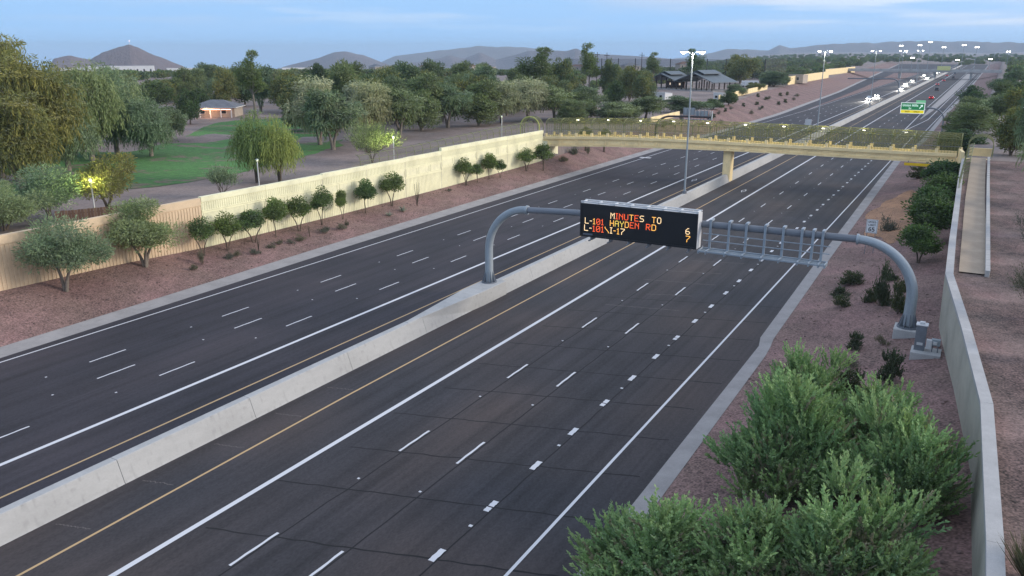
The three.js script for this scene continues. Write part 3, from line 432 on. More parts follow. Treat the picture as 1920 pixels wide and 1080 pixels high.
{
  const x0 = -27.6, x1 = -17.76, y0 = 6.87, y1 = 9.63, zf = ZG + 1.15, t = thing('message_sign', 'black electronic message sign with amber travel times on the gantry', 'sign', [(x0 + x1) / 2, y0, zf]);
  const W = x1 - x0, Hs = y1 - y0;
  mesh('cabinet', [at(bbox(W, Hs, 1.05, 0.04), 0, Hs / 2, -0.56)], M.panelWhite, t);
  mesh('face', [at(bbox(W - 0.02, Hs - 0.02, 0.06, 0.015), 0, Hs / 2, 0.0)], M.black, t);
  mesh('face_frame', [box(-W / 2, W / 2, 0, 0.14, 0.032, 0.07), box(-W / 2, W / 2, Hs - 0.14, Hs, 0.032, 0.07), box(-W / 2, -W / 2 + 0.12, 0.14, Hs - 0.14, 0.032, 0.07), box(W / 2 - 0.12, W / 2, 0.14, Hs - 0.14, 0.032, 0.07)], std(C(0.012, 0.012, 0.015), { roughness: 0.4 }), t);
  mesh('top_frame', [box(-W / 2, W / 2, Hs + 0.06, Hs + 0.16, -0.12, -0.02), box(-W / 2, W / 2, Hs + 0.06, Hs + 0.16, -1.0, -0.9), ...Array.from({ length: 8 }, (_, i) => box(-W / 2 + 0.1 + i * (W - 0.3) / 7, -W / 2 + 0.24 + i * (W - 0.3) / 7, Hs - 0.01, Hs + 0.13, -0.899, -0.121))], M.panelWhite, t);
  for (let i = 0; i < 6; i++) mesh('hanger', [box(-W / 2 + 0.9 + i * 1.65, -W / 2 + 1.02 + i * 1.65, -0.28, 0.0, -0.9, -0.05), box(-W / 2 + 0.9 + i * 1.65, -W / 2 + 1.02 + i * 1.65, -0.28, -0.2, -0.05, 0.35)], M.galvDark, t);
  mesh('maker_plate', [box(-W / 2 + 0.3, -W / 2 + 1.15, 0.16, 0.3, 0.071, 0.078)], std(C(0.12, 0.13, 0.16)), t);
  const led = { p: std(C(0.02, 0.02, 0.02), { emissive: C(1.0, 0.72, 0.4), emissiveIntensity: 1.15 }), a: std(C(0.02, 0.02, 0.02), { emissive: C(1.0, 0.5, 0.1), emissiveIntensity: 1.1 }), r: std(C(0.02, 0.02, 0.02), { emissive: C(1.0, 0.12, 0.03), emissiveIntensity: 1.0 }), y: std(C(0.02, 0.02, 0.02), { emissive: C(0.9, 0.68, 0.12), emissiveIntensity: 0.95 }) };
  const write = (s, u0, u1, v0, v1, tint) => {   // s across u0..u1 of the face, v down from the top
    const cols = [...s].map((c) => FONT[c].split(' ')), n = cols.reduce((a, c) => a + c[0].length + 1, -1), px = (u1 - u0) * W / n, py = (v1 - v0) * Hs / 7; let x = -W / 2 + u0 * W;
    cols.forEach((rows, i) => { const g = [], on = (j, k) => rows[j]?.[k] === '1', at2 = (j, k) => [x + (k + 0.5) * px, Hs * (1 - v0) - (j + 0.5) * py]; rows.forEach((r, j) => [...r].forEach((b, k) => { if (b !== '1') return; const [ax, ay] = at2(j, k); g.push(new THREE.BoxGeometry(px * 0.6, py * 0.66, 0.02).translate(ax, ay, 0.045)); for (const [dj, dk] of [[0, 1], [1, 0], [1, 1], [1, -1]]) { if (!on(j + dj, k + dk) || (dj && dk && (on(j + dj, k) || on(j, k + dk)))) continue; const [bx, by] = at2(j + dj, k + dk); g.push(new THREE.BoxGeometry(Math.hypot(bx - ax, by - ay), px * 0.42, 0.016).rotateZ(Math.atan2(by - ay, bx - ax)).translate((ax + bx) / 2, (ay + by) / 2, 0.045)); } })); if (g.length) mesh('lettering', g, led[tint[i % tint.length]], t); x += (rows[0].length + 1) * px; });
  };
  write('MINUTES', 0.27, 0.56, 0.2, 0.385, 'prrrarp'); write('TO', 0.625, 0.705, 0.2, 0.385, 'ap');
  write('L-101', 0.042, 0.212, 0.42, 0.605, 'pparr'); write('HAYDEN', 0.267, 0.52, 0.42, 0.605, 'ayyarr'); write('RD', 0.578, 0.665, 0.42, 0.605, 'ra');
  write('L-101\\I-17', 0.037, 0.4, 0.635, 0.825, 'pprrrapaap'); write('6', 0.905, 0.942, 0.42, 0.605, 'p'); write('7', 0.91, 0.947, 0.635, 0.825, 'a');
}
// ---------------------------------------------------------------- street lights in the median
[[-116.6, 'lit twin-arm street light in the median just before the footbridge'], [-225, 'lit twin-arm street light in the median, first beyond the footbridge'], [-333, 'lit twin-arm street light in the median, second beyond the footbridge'], [-441, 'lit twin-arm street light in the median, third beyond the footbridge'], [-549, 'lit twin-arm street light in the median, fourth beyond the footbridge']].forEach(([z, label], k) => {
  const t = thing('street_light', label, 'street light', [-36.75, 1.3, z], 0, 'street lights along the median');
  mesh('pole', tube([[0, 0, 0], [0, 20, 0]], [0.15, 0.085], 8, 10), M.galv, t); mesh('base_flange', [at(cyl(0.3, 0.34, 0.4, 12), 0, 0.2, 0)], M.galvDark, t);
  for (const s of [-1, 1]) {
    mesh('arm', tube([[0, 19.6, 0], [s * 0.5, 20.05, 0], [s * 1.0, 20.15, 0]], 0.05, 8, 6), M.galv, t);
    const h = mesh('lamp_head', [at(bbox(0.95, 0.2, 0.42, 0.06), s * 1.35, 20.15, 0)], M.galv, t);
    const o = mesh('lens', [at(bbox(0.8, 0.07, 0.36, 0.02), s * 1.35, 20.02, 0)], std(C(0.8, 0.8, 0.8), { emissive: C(1, 0.93, 0.85), emissiveIntensity: 9 }), h);
    const c = mesh('lens', [new THREE.SphereGeometry(0.24, 12, 8).scale(1.5, 0.7, 1).translate(s * 1.35, 19.97, 0)], std(C(0.8, 0.8, 0.8), { emissive: C(1, 0.93, 0.85), emissiveIntensity: 9 }), h);
    const l = new THREE.PointLight(C(1, 0.9, 0.75), k < 2 ? 90 : 40); l.position.set(-36.75 + s * 1.35, 21.0, z); l.castShadow = true; scene.add(l);
  }
});
// lamp posts on the park path
for (const [x, y, z, h, label] of [[-82.3, 4, -53.6, 4.3, 'lit path lamp between the park bushes behind the peach wall'], [-79.5, 4, -74.6, 4.2, 'white path lamp standing behind the cream wall near the willow'], [-79.8, 4.0, -103.2, 4.6, 'lit path lamp behind the mesh fence beside a bush'], [-74.3, 5.4, -127.5, 4.9, 'white path lamp next to the hooped gate of the footbridge']]) {
  const t = thing('path_lamp', label, 'lamp post', [x, y, z], 0, 'lamp posts along the park path');
  mesh('post', tube([[0, 0, 0], [0, h - 0.3, 0]], 0.07, 1, 8), std(C(0.6, 0.6, 0.58)), t);
  mesh('lamp_head', [at(new THREE.SphereGeometry(0.15, 14, 10), 0, h - 0.1, 0)], std(C(0.6, 0.6, 0.58), { emissive: C(0.9, 1, 0.45), emissiveIntensity: label[0] === 'l' ? 3 : 0.25 }), t); mesh('cap', [at(cyl(0.05, 0.26, 0.1, 14), 0, h + 0.1, 0)], M.galv, t);
  const l = new THREE.PointLight(C(0.95, 1, 0.4), label[0] === 'l' ? (z > -60 ? 40 : 80) : 1); l.position.set(x, y + h - 0.1, z); l.castShadow = true; scene.add(l);
}
// ---------------------------------------------------------------- small signs and cabinets
function canvasTex(w, h, draw) { const c = document.createElement('canvas'); c.width = w; c.height = h; draw(c.getContext('2d')); const t = new THREE.CanvasTexture(c); t.colorSpace = THREE.SRGBColorSpace; t.magFilter = THREE.LinearFilter; return t; }
const facePlane = (w, h, x, y, z) => new THREE.PlaneGeometry(w, h).translate(x, y, z);
function speedSign(x, z, label, w, h, post) {
  const y = ground(x, z) - 0.1, t = thing('speed_limit_sign', label, 'sign', [x, y, z]);
  for (const s of [-1, 1]) mesh('post', [box(s * 0.36 * w - 0.03, s * 0.36 * w + 0.03, -0.3, post + h, -0.06, -0.02)], M.galvDark, t);
  const b = mesh('board', [at(bbox(w, h, 0.03, 0.008), 0, post + h / 2, 0)], M.panelWhite, t);
  const map = canvasTex(256, 320, (g) => { g.fillStyle = '#dfe1e2'; g.fillRect(0, 0, 256, 320); g.strokeStyle = '#222'; g.lineWidth = 5; g.strokeRect(10, 10, 236, 300); g.fillStyle = '#1a1c20'; g.textAlign = 'center'; g.font = 'bold 62px sans-serif'; g.fillText('SPEED', 128, 82); g.fillText('LIMIT', 128, 152); g.font = 'bold 140px sans-serif'; g.fillText('65', 128, 284); });
  mesh('lettering', facePlane(w - 0.03, h - 0.03, 0, post + h / 2, 0.019), std(0xffffff, { map, roughness: 0.6 }), b);
}
speedSign(-8.5, -91.5, 'white speed limit 65 sign on the right verge behind the gantry', 1.12, 1.45, 2.3);
{
  const t = thing('equipment_cabinet', 'grey traffic equipment cabinets on a concrete pad by the retaining wall', 'cabinet', [-1.1, vergeR(-1.1, -56.4) - 0.02, -56.4]);
  mesh('pad', [at(bbox(1.75, 0.75, 1.5, 0.03), 0, -0.02, 0)], M.concrete, t);
  mesh('cabinet', [at(bbox(0.62, 1.65, 0.6, 0.02), -0.42, 1.18, -0.1)], M.galvDark, t); mesh('cap', [at(bbox(0.7, 0.08, 0.7, 0.02), -0.42, 2.05, -0.1)], M.panelWhite, t); mesh('beacon', [at(bbox(0.3, 0.14, 0.3, 0.02), -0.42, 2.16, -0.1)], M.panelWhite, t);
  mesh('louver', [box(-0.6, -0.24, 0.72, 0.9, 0.202, 0.215)], M.panelWhite, t);
  mesh('meter_box', [at(bbox(0.34, 0.62, 0.3, 0.02), 0.12, 0.86, 0.12)], M.panelWhite, t); mesh('meter_box', [at(bbox(0.52, 0.42, 0.3, 0.02), 0.5, 1.02, 0.05)], M.galv, t); mesh('post', [box(0.3, 0.36, 0.35, 0.82, 0.02, 0.08), box(0.62, 0.68, 0.35, 0.82, 0.02, 0.08)], M.galvDark, t); mesh('meter', [at(bbox(0.24, 0.2, 0.06, 0.01), 0.46, 1.0, 0.232)], M.panelWhite, t);
}
{ // overhead guide sign beyond the bridge, on a curved mast from the right
  const zs = -248, t = thing('guide_sign', 'green exit sign with a yellow strip on a curved mast beyond the bridge', 'sign', [-8.9, 0.3, zs]);
  const arc = []; for (let i = 0; i <= 10; i++) { const a = Math.PI / 2 * i / 10; arc.push([-3.6 * (1 - Math.cos(a)), 3.6 + 2.9 * Math.sin(a), 0]); }
  mesh('mast', tube([[0, 0, 0], [0, 2, 0], ...arc, [-7, 6.55, 0], [-10.3, 6.6, 0]], 0.2, 40, 10), M.galvDark, t); mesh('base', [at(cyl(0.5, 0.55, 0.6, 14), 0, 0, 0)], M.concrete, t);
  const b = mesh('board', [at(bbox(5.9, 2.9, 0.12, 0.02), -7.75, 6.35, 0.35)], M.panelWhite, t);
  const map = canvasTex(512, 256, (g) => { g.fillStyle = '#eef3ea'; g.fillRect(0, 0, 512, 256); g.fillStyle = '#1f7a45'; g.fillRect(12, 12, 488, 158); g.fillStyle = '#f2d91a'; g.fillRect(12, 178, 488, 68); g.fillStyle = '#eafff0'; g.font = 'bold 74px sans-serif'; g.textAlign = 'left'; g.fillText('Union Hills', 32, 90, 340); g.font = 'bold 54px sans-serif'; g.fillText('Dr', 170, 154); g.save(); g.translate(430, 92); g.rotate(0.6); g.fillRect(-11, -30, 22, 80); g.beginPath(); g.moveTo(-36, -18); g.lineTo(0, -62); g.lineTo(36, -18); g.fill(); g.restore(); g.fillStyle = '#3a3405'; g.font = 'bold 50px sans-serif'; g.textAlign = 'center'; g.fillText('EXIT      ONLY', 256, 230); });
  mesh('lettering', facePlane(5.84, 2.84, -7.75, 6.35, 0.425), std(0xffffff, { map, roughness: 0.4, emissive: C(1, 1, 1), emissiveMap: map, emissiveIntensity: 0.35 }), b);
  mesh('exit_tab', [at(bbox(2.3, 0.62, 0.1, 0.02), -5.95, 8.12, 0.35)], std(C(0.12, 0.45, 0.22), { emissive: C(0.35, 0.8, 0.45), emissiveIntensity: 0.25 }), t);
}
{ // overhead signs for the other direction, seen from behind
  const t = thing('guide_sign', 'grey back of overhead signs on a dark curved mast beyond the bridge', 'sign', [-67.2, 0.6, -188]);
  const arc = []; for (let i = 0; i <= 10; i++) { const a = Math.PI / 2 * i / 10; arc.push([3.6 * (1 - Math.cos(a)), 3.2 + 2.9 * Math.sin(a), 0]); }
  mesh('mast', tube([[0, -0.4, 0], [0, 2, 0], ...arc, [8, 6.2, 0], [13, 6.2, 0]], 0.24, 40, 10), std(C(0.06, 0.05, 0.055)), t);
  for (const [a, b, y0, y1] of [[6.4, 9.2, 6.5, 8.2], [9.3, 10.3, 6.4, 7.5], [10.4, 11.4, 6.4, 7.6], [11.5, 12.3, 6.4, 7.6]]) mesh('board', [box(a, b, y0, y1, -0.36, -0.3)], M.galv, t);
  for (const x of [6.6, 7.4, 8.2, 9.0, 9.8, 10.6, 11.4, 12.2]) mesh('bracket', [box(x - 0.05, x + 0.05, 5.6, 7.9, -0.29, -0.22)], M.galvDark, t);
  mesh('catwalk', [box(6.3, 12.9, 5.5, 5.6, -1.2, -0.2)], M.galvDark, t); mesh('mesh_end', [box(12.6, 12.7, 5.6, 7.6, -1, -0.2), box(13.1, 13.2, 5.6, 7.6, -1, -0.2)], M.galv, t);
}
speedSignBack();
function speedSignBack() { // white sign on the far carriageway's median side
  const t = thing('road_sign', 'small white sign above the median beyond the footbridge', 'sign', [-37.2, 1.3, -214]);
  mesh('post', [box(-0.05, 0.05, 0, 3.6, -0.05, 0.05)], M.galvDark, t); mesh('board', [at(bbox(1.5, 1.5, 0.05, 0.01), 0, 3.2, 0.08)], M.panelWhite, t);
}
// far gantry and overpass
{
  const t = thing('sign_gantry', 'far arched gantry reaching over the left carriageway', 'gantry', [-39.2, 0, -470]);
  mesh('mast', tube([[0, 0, 0], [0, 4, 0], [-0.6, 6, 0], [-2.4, 7.2, 0], [-10, 7.4, 0], [-25, 7.4, 0]], 0.3, 40, 8), M.galvDark, t);
  const o = thing('overpass', 'distant grey road overpass crossing the freeway', 'bridge', [0, 0, -735]);
  mesh('deck', [box(-120, 8, 5.2, 6.6, -7, 7)], M.concrete, o); mesh('parapet', [box(-120, 8, 6.6, 7.5, 6.6, 6.9)], M.concrete, o); for (const x of [-62, -37, -12]) mesh('pier', [box(x - 0.8, x + 0.8, 0, 5.2, -5, 5)], M.concrete, o);
  const s = thing('guide_sign', 'far pale yellow sign board on the distant overpass', 'sign', [-31, 6.4, -727.6]); mesh('board', [at(bbox(9, 3.2, 0.2, 0.02), 0, 1.8, 0)], std(C(0.7, 0.68, 0.3)), s); mesh('bracket', [box(-3, -2.8, 0, 2, -0.5, -0.1), box(2.8, 3, 0, 2, -0.5, -0.1)], M.galvDark, s);
}
// ---------------------------------------------------------------- cars in the distance
function car(x, z, away, paint, label, suv) {
  const t = thing('car', label, 'car', [x, 0, z], away ? 0 : Math.PI, 'cars on the freeway'), h = suv ? 1.75 : 1.45;
  const prof = suv ? [[-2.3, 0.35], [-2.35, 1.0], [-2.2, 1.08], [-2.0, h], [0.7, h], [1.35, 1.08], [2.2, 0.95], [2.35, 0.6], [2.3, 0.35]] : [[-2.25, 0.35], [-2.3, 0.9], [-1.7, 0.98], [-1.0, h], [0.35, h], [1.2, 0.95], [2.1, 0.82], [2.3, 0.55], [2.25, 0.35]];
  const s = new THREE.Shape(prof.map((p) => new THREE.Vector2(...p))), g = new THREE.ExtrudeGeometry(s, { depth: 1.6, bevelEnabled: true, bevelSize: 0.08, bevelThickness: 0.1, bevelSegments: 2 }); g.translate(0, 0, -0.8); g.rotateY(Math.PI / 2);
  mesh('body', metres(g), std(paint, { roughness: 0.3 }), t);
  mesh('window', [box(-0.7, 0.7, 1.02, h - 0.1, 1.05, 1.7).rotateX(0)], M.glass, t).position.set(0, 0, suv ? 0.55 : 0.1); mesh('window', [box(-0.915, 0.915, 1.02, h - 0.12, -0.4, 0.9)], M.glass, t);
  for (const sx of [-1, 1]) for (const sz of [-1, 1]) { const w = mesh('wheel', [at(cyl(0.33, 0.33, 0.24, 16), sx * 0.82, 0.33, sz * 1.4, 0, 0, Math.PI / 2)], M.black, t); mesh('rim', [at(cyl(0.2, 0.2, 0.26, 12), sx * 0.82, 0.33, sz * 1.4, 0, 0, Math.PI / 2)], M.galv, w); }
  for (const sx of [-1, 1]) { mesh('headlight', [at(bbox(0.5, 0.34, 0.1, 0.03), sx * 0.62, 0.72, -2.36)], std(C(0.8, 0.8, 0.8), { emissive: C(1, 0.95, 0.85), emissiveIntensity: 30 }), t); mesh('taillight', [at(bbox(0.4, 0.2, 0.1, 0.03), sx * 0.66, 0.85, 2.36)], std(C(0.3, 0.01, 0.01), { emissive: C(1, 0.05, 0.05), emissiveIntensity: 2.2 }), t); }
  if (!away) for (const sx of [-0.62, 0.62]) { const l = new THREE.SpotLight(C(1, 0.95, 0.85), 900, 120, 0.35, 0.6); l.position.set(x + sx, 0.75, z + 2.5); l.target.position.set(x + sx, -0.6, z + 40); l.castShadow = true; scene.add(l, l.target); }
}
car(-45.4, -405, false, C(0.5, 0.5, 0.5), 'nearest oncoming car with bright headlights on the left carriageway', true); car(-45.4, -436, false, C(0.05, 0.05, 0.06), 'second oncoming car close behind the nearest headlights', false); car(-42, -520, false, C(0.3, 0.3, 0.32), 'far oncoming car with headlights beside the median', false);
car(-21.6, -428, true, C(0.35, 0.02, 0.03), 'nearest red car driving away beyond the footbridge', false); car(-24.1, -521, true, C(0.06, 0.06, 0.07), 'dark car with red tail lights beyond the red car', true); car(-27.8, -600, true, C(0.2, 0.2, 0.2), 'farthest grey car with red tail lights driving away', false);
for (let k = 0; k < 7; k++) car(-45.4 + (k % 3) * 1.8 - (k % 2) * 3.4, -590 - k * 73, false, C(0.2, 0.2, 0.22), `oncoming car far down the left carriageway, ${['first', 'second', 'third', 'fourth', 'fifth', 'sixth', 'seventh'][k]} past the other headlights`, k % 2);
for (let k = 0; k < 6; k++) car([-27.8, -24.1, -31.5][k % 3], -680 - k * 68, true, C(0.15, 0.15, 0.16), `car far down the right carriageway, ${['first', 'second', 'third', 'fourth', 'fifth', 'sixth'][k]} past the other tail lights`, k % 2);
[[-58.55, 30.2, 'brightest and tallest'], [-26.8, 26.9, 'second tallest, right of the road end'], [-14.8, 24.8, 'third from the right'], [-45.3, 24.8, 'just above the road end'], [-86.3, 26.5, 'leftmost'], [-68.3, 27, 'second from the left'], [14, 20.5, 'rightmost'], [-1, 13, 'low one on the right'], [-31, 12, 'low one over the road'], [-74, 14, 'low one on the left']].forEach(([x, y, which]) => {
  const z = -1000, t = thing('high_mast_light', `far lit high-mast lamp at the interchange, ${which}`, 'street light', [x, 0, z], 0, 'far lamps at the interchange'); mesh('mast', tube([[0, 0, 0], [0, y, 0]], [0.3, 0.16], 2, 6), M.galv, t); mesh('crossarm', [box(-1.3, 1.3, y - 0.1, y + 0.05, -0.06, 0.06)], M.galv, t);
  for (const s of [-1, 1]) mesh('lamp_head', [at(new THREE.SphereGeometry(0.6, 10, 8).scale(1.2, 0.7, 1), s * 1.1, y - 0.35, 0)], std(C(0.8, 0.8, 0.8), { emissive: C(1, 0.93, 0.8), emissiveIntensity: 12 }), t);
  const l = new THREE.PointLight(C(1, 0.93, 0.8), 120); l.position.set(x, y - 1.4, z); l.castShadow = true; scene.add(l);
});
// ---------------------------------------------------------------- buildings
function house(name, label, x, z, w, d, h, rise, turn, wall, roof, cat = 'house', dy = 0) {
  const t = thing(name, label, cat, [x, upL(x, z) - 0.15 + dy, z], turn);
  mesh('wall', [box(-w / 2, w / 2, 0, h, -d / 2, d / 2)], wall, t);
  if (rise) {
    const o = 0.7, s = [[-w / 2 - o, h - 0.1], [w / 2 + o, h - 0.1], [w / 2 + o, h + 0.12]], r = w > d ? (w - d) / 2 : w * 0.15;
    const P = [[-w / 2 - o, h - 0.05, d / 2 + o], [w / 2 + o, h - 0.05, d / 2 + o], [w / 2 + o, h - 0.05, -d / 2 - o], [-w / 2 - o, h - 0.05, -d / 2 - o], [-r, h + rise, 0], [r, h + rise, 0]];
    const g = new THREE.BufferGeometry(); g.setAttribute('position', new THREE.Float32BufferAttribute([[0, 1, 5], [0, 5, 4], [1, 2, 5], [2, 3, 4], [2, 4, 5], [3, 0, 4], [0, 2, 1], [0, 3, 2]].flat().flatMap((i) => P[i]), 3)); g.computeVertexNormals(); mesh('roof', metres(g), roof, t);
    mesh('fascia', [box(-w / 2 - o, w / 2 + o, h - 0.25, h - 0.06, d / 2 + o - 0.06, d / 2 + o), box(w / 2 + o - 0.06, w / 2 + o, h - 0.25, h - 0.06, -d / 2 - o, d / 2 + o - 0.061)], M.whiteWall, t);
  } else mesh('parapet', [box(-w / 2 - 0.1, w / 2 + 0.1, h, h + 0.5, d / 2 - 0.2, d / 2 + 0.1), box(-w / 2 - 0.1, w / 2 + 0.1, h + 0.0, h + 0.15, -d / 2, d / 2 - 0.21)], wall, t);
  const n = Math.max(2, Math.round(w / 5)); for (let k = 0; k < n; k++) { const cx = -w / 2 + (k + 0.5) * w / n; const f = mesh('window', [box(cx - 0.7, cx + 0.7, h * 0.35, h * 0.78, d / 2 - 0.01, d / 2 + 0.04)], M.whiteWall, t); mesh('pane', [box(cx - 0.6, cx + 0.6, h * 0.35 + 0.1, h * 0.78 - 0.1, d / 2 + 0.041, d / 2 + 0.06)], M.glass, f); }
  return t;
}
{
  const h = house('park_house', 'low grey-roofed house with a lit porch at the edge of the lawn', -184, -160, 11.5, 8, 2.9, 1.7, 0.55, M.stucco, M.roofGrey);
  mesh('porch_beam', [box(-3.2, 5.6, 2.4, 2.62, 5.7, 5.9)], M.whiteWall, h); for (const x of [-3, -0.2, 2.6, 5.4]) mesh('porch_post', [box(x - 0.12, x + 0.12, 0, 2.4, 5.7, 5.9)], M.whiteWall, h); mesh('porch_roof', [box(-3.4, 5.8, 2.63, 2.75, 4.71, 6.1)], M.roofGrey, h);
  mesh('porch_lamp', [box(-2.6, 5.2, 2.2, 2.36, 5.4, 5.5)], std(C(0.8, 0.5, 0.4), { emissive: C(1, 0.45, 0.28), emissiveIntensity: 4 }), h);
  for (const x of [-181.5, -179.5]) { const l = new THREE.PointLight(C(1, 0.55, 0.3), 9); l.position.set(x, 5.9, -153.8); l.castShadow = true; scene.add(l); }
  house('park_shed', 'pale flat-topped shed beside the lawn behind the willow', -163, -176, 9, 5, 3.0, 0, 0.7, M.stucco, M.roofGrey, 'shed');
  const w = thing('garden_wall', 'low pale wall along the far end of the lawn', 'wall', [-150, upL(-150, -178), -178], 0.75); mesh('wall_run', [box(-11, 11, -0.3, 1.8, -0.12, 0.12)], M.cap, w); mesh('coping', [box(-11.1, 11.1, 1.8, 1.92, -0.17, 0.17)], M.cap, w);
  const b = thing('fire_pit_lamp', 'orange glowing lamp among the dark trees on the left', 'lamp post', [-176, upL(-176, -130), -130]); mesh('post', [box(-0.08, 0.08, 0, 5.0, -0.08, 0.08)], M.woodDark, b); mesh('lamp_head', [at(new THREE.SphereGeometry(0.55, 12, 8), 0, 5.2, 0)], std(C(0.8, 0.4, 0.2), { emissive: C(1, 0.42, 0.18), emissiveIntensity: 5 }), b);
  const l = new THREE.PointLight(C(1, 0.5, 0.2), 60); l.position.set(-175.2, 9.2, -129.4); l.castShadow = true; scene.add(l);
  const f = thing('wooden_fence', 'short dark brown wooden fence behind the peach wall', 'fence', [-79.5, upL(-80, -52), -52], 1.1); for (let k = 0; k < 26; k++) mesh('plank', [box(-3.9 + k * 0.3, -3.63 + k * 0.3, 0, 1.75 + rr(-0.03, 0.03), -0.02, 0.02)], k % 3 ? std(C(0.1, 0.055, 0.035)) : std(C(0.14, 0.085, 0.055)), f); mesh('rail', [box(-3.9, 3.9, 0.4, 0.5, -0.07, -0.021), box(-3.9, 3.9, 1.3, 1.4, -0.07, -0.021)], M.woodDark, f);
}
{ // open timber-framed pavilion with metal roofs
  const t = thing('park_pavilion', 'dark open pavilion with grey metal gable roofs behind the footbridge', 'pavilion', [-121, upL(-121, -382) + 0.1, -382], -0.42);
  const gable = (x0, x1, d, e, r, name = 'roof') => { const c = (x0 + x1) / 2, th = 0.25, s = new THREE.Shape([[x0, e], [c, r], [x1, e], [x1, e + th], [c, r + th], [x0, e + th]].map((p) => new THREE.Vector2(...p))), g = new THREE.ExtrudeGeometry(s, { depth: 2 * d, bevelEnabled: false }); g.translate(0, 0, -d); return metres(g); };
  mesh('roof', gable(-22, -1, 7.5, 3.2, 6.6), M.roofMetal, t); mesh('roof', gable(-2.5, 21, 8.5, 3.4, 7.4), M.roofMetal, t);
  mesh('cupola', [gable(-15.5, -7.5, 5, 6.3, 7.6)], M.roofMetal, t); mesh('cupola', [gable(5, 13.5, 6, 7.0, 8.5)], M.roofMetal, t); mesh('cupola_wall', [box(-14, -9, 5.2, 6.6, -4.5, 4.5), box(6.5, 12, 6.0, 7.4, -5.4, 5.4)], M.woodDark, t);
  for (const [x0, x1, d, n] of [[-21, -2, 6.8, 7], [-1, 20, 7.8, 8]]) for (let k = 0; k < n; k++) for (const s of [-1, 1]) { const x = lerp(x0, x1, k / (n - 1)), e = 3.2 + (1 - Math.abs(k / (n - 1) - 0.5) * 2) * 2.8; mesh('post', [box(x - 0.22, x + 0.22, -0.5, e, s * d - 0.22, s * d + 0.22)], M.woodDark, t); }
  mesh('back_wall', [box(-20, -8, -0.3, 3.2, -5.6, -5.3)], std(C(0.12, 0.06, 0.045)), t); mesh('floor', [box(-23, 22, -0.6, 0.05, -9.5, 9.5)], M.gutter, t);
  for (const [x, w] of [[-17, 1.2], [-11, 1.0]]) mesh('window', [box(x - w / 2, x + w / 2, 1.2, 2.2, -5.29, -5.25)], std(C(0.6, 0.5, 0.4), { emissive: C(1, 0.8, 0.6), emissiveIntensity: 0.5 }), t);
  const v = thing('camper_van', 'white camper parked right of the pavilion', 'van', [-102, upL(-102, -421), -421], 0.3); mesh('body', [at(bbox(6.6, 2.6, 2.3, 0.15), 0, 1.75, 0)], M.whiteWall, v); mesh('cab_overhang', [at(bbox(1.6, 1.0, 2.2, 0.12), -3.9, 2.5, 0)], M.whiteWall, v); mesh('cab', [at(bbox(1.9, 1.4, 2.0, 0.15), -4.1, 1.2, 0)], M.whiteWall, v); for (const x of [-0.6, 1.4]) mesh('window', [box(x, x + 1.1, 1.7, 2.4, 1.151, 1.18)], M.glass, v); for (const x of [-3.9, 1.9]) for (const s of [-1, 1]) mesh('wheel', [at(cyl(0.42, 0.42, 0.3, 14), x, 0.42, s * 0.95, 0, Math.PI / 2)], M.black, v);
  house('storage_building', 'white storage shed in front of the pavilion left of the light pole', -106, -300, 8, 4, 2.4, 0, -0.4, M.whiteWall, M.roofGrey, 'shed'); house('storage_building', 'small white storage shed right of the light pole below the pavilion', -84, -305, 5, 4, 2.4, 0, -0.4, M.whiteWall, M.roofGrey, 'shed');
}
{ // driving range net
  const t = thing('range_net', 'tall dark driving range net on black poles behind the pavilion', 'net', [0, 3, -500]); const xs = []; for (let k = 0; k < 12; k++) xs.push(-240 + k * 11.45);
  for (const x of xs) mesh('pole', tube([[x, -1, 0], [x, 13.6, 0]], 0.28, 1, 8), M.black, t);
  for (let k = 0; k < xs.length - 1; k++) mesh('net_panel', sheet(1, 1, (i, j) => [i ? xs[k + 1] : xs[k], j ? 13.3 : 0, 0]), M.netting, t);
  mesh('net_panel', sheet(1, 1, (i, j) => [xs[11], j ? 13.3 : 0, i ? -60 : 0]), M.netting, t);
  for (const [x, z] of [[-141, -330], [-152, -345], [-133, -350]]) { const p = thing('utility_pole', { '-141': 'thin dark pole among the tall pines behind the wood', '-152': 'leftmost thin dark pole beside the tall pines', '-133': 'thin dark pole left of the pavilion roofs' }[x], 'pole', [x, upL(x, z) - 0.3, z], 0, 'thin poles near the driving range'); mesh('shaft', tube([[0, 0, 0], [0, 17, 0]], [0.2, 0.12], 2, 8), M.woodDark, p); mesh('crossarm', [box(-1.2, 1.2, 15.8, 16, -0.08, 0.08)], M.woodDark, p); }
}
[['long white warehouse below the cone-shaped hill', -655, -470, 52, 30, 9], ['bright white shed left of the long warehouse', -700, -462, 30, 20, 8], ['white block right of the cone hill beyond the trees', -780, -640, 40, 20, 8], ['low white building below the distant ridge', -760, -800, 50, 20, 8]].forEach(([label, x, z, w, d, h], k) => house('warehouse', label, x, z, w, d, h, 0, 0.9, M.whiteWall, M.roofGrey, 'building'));
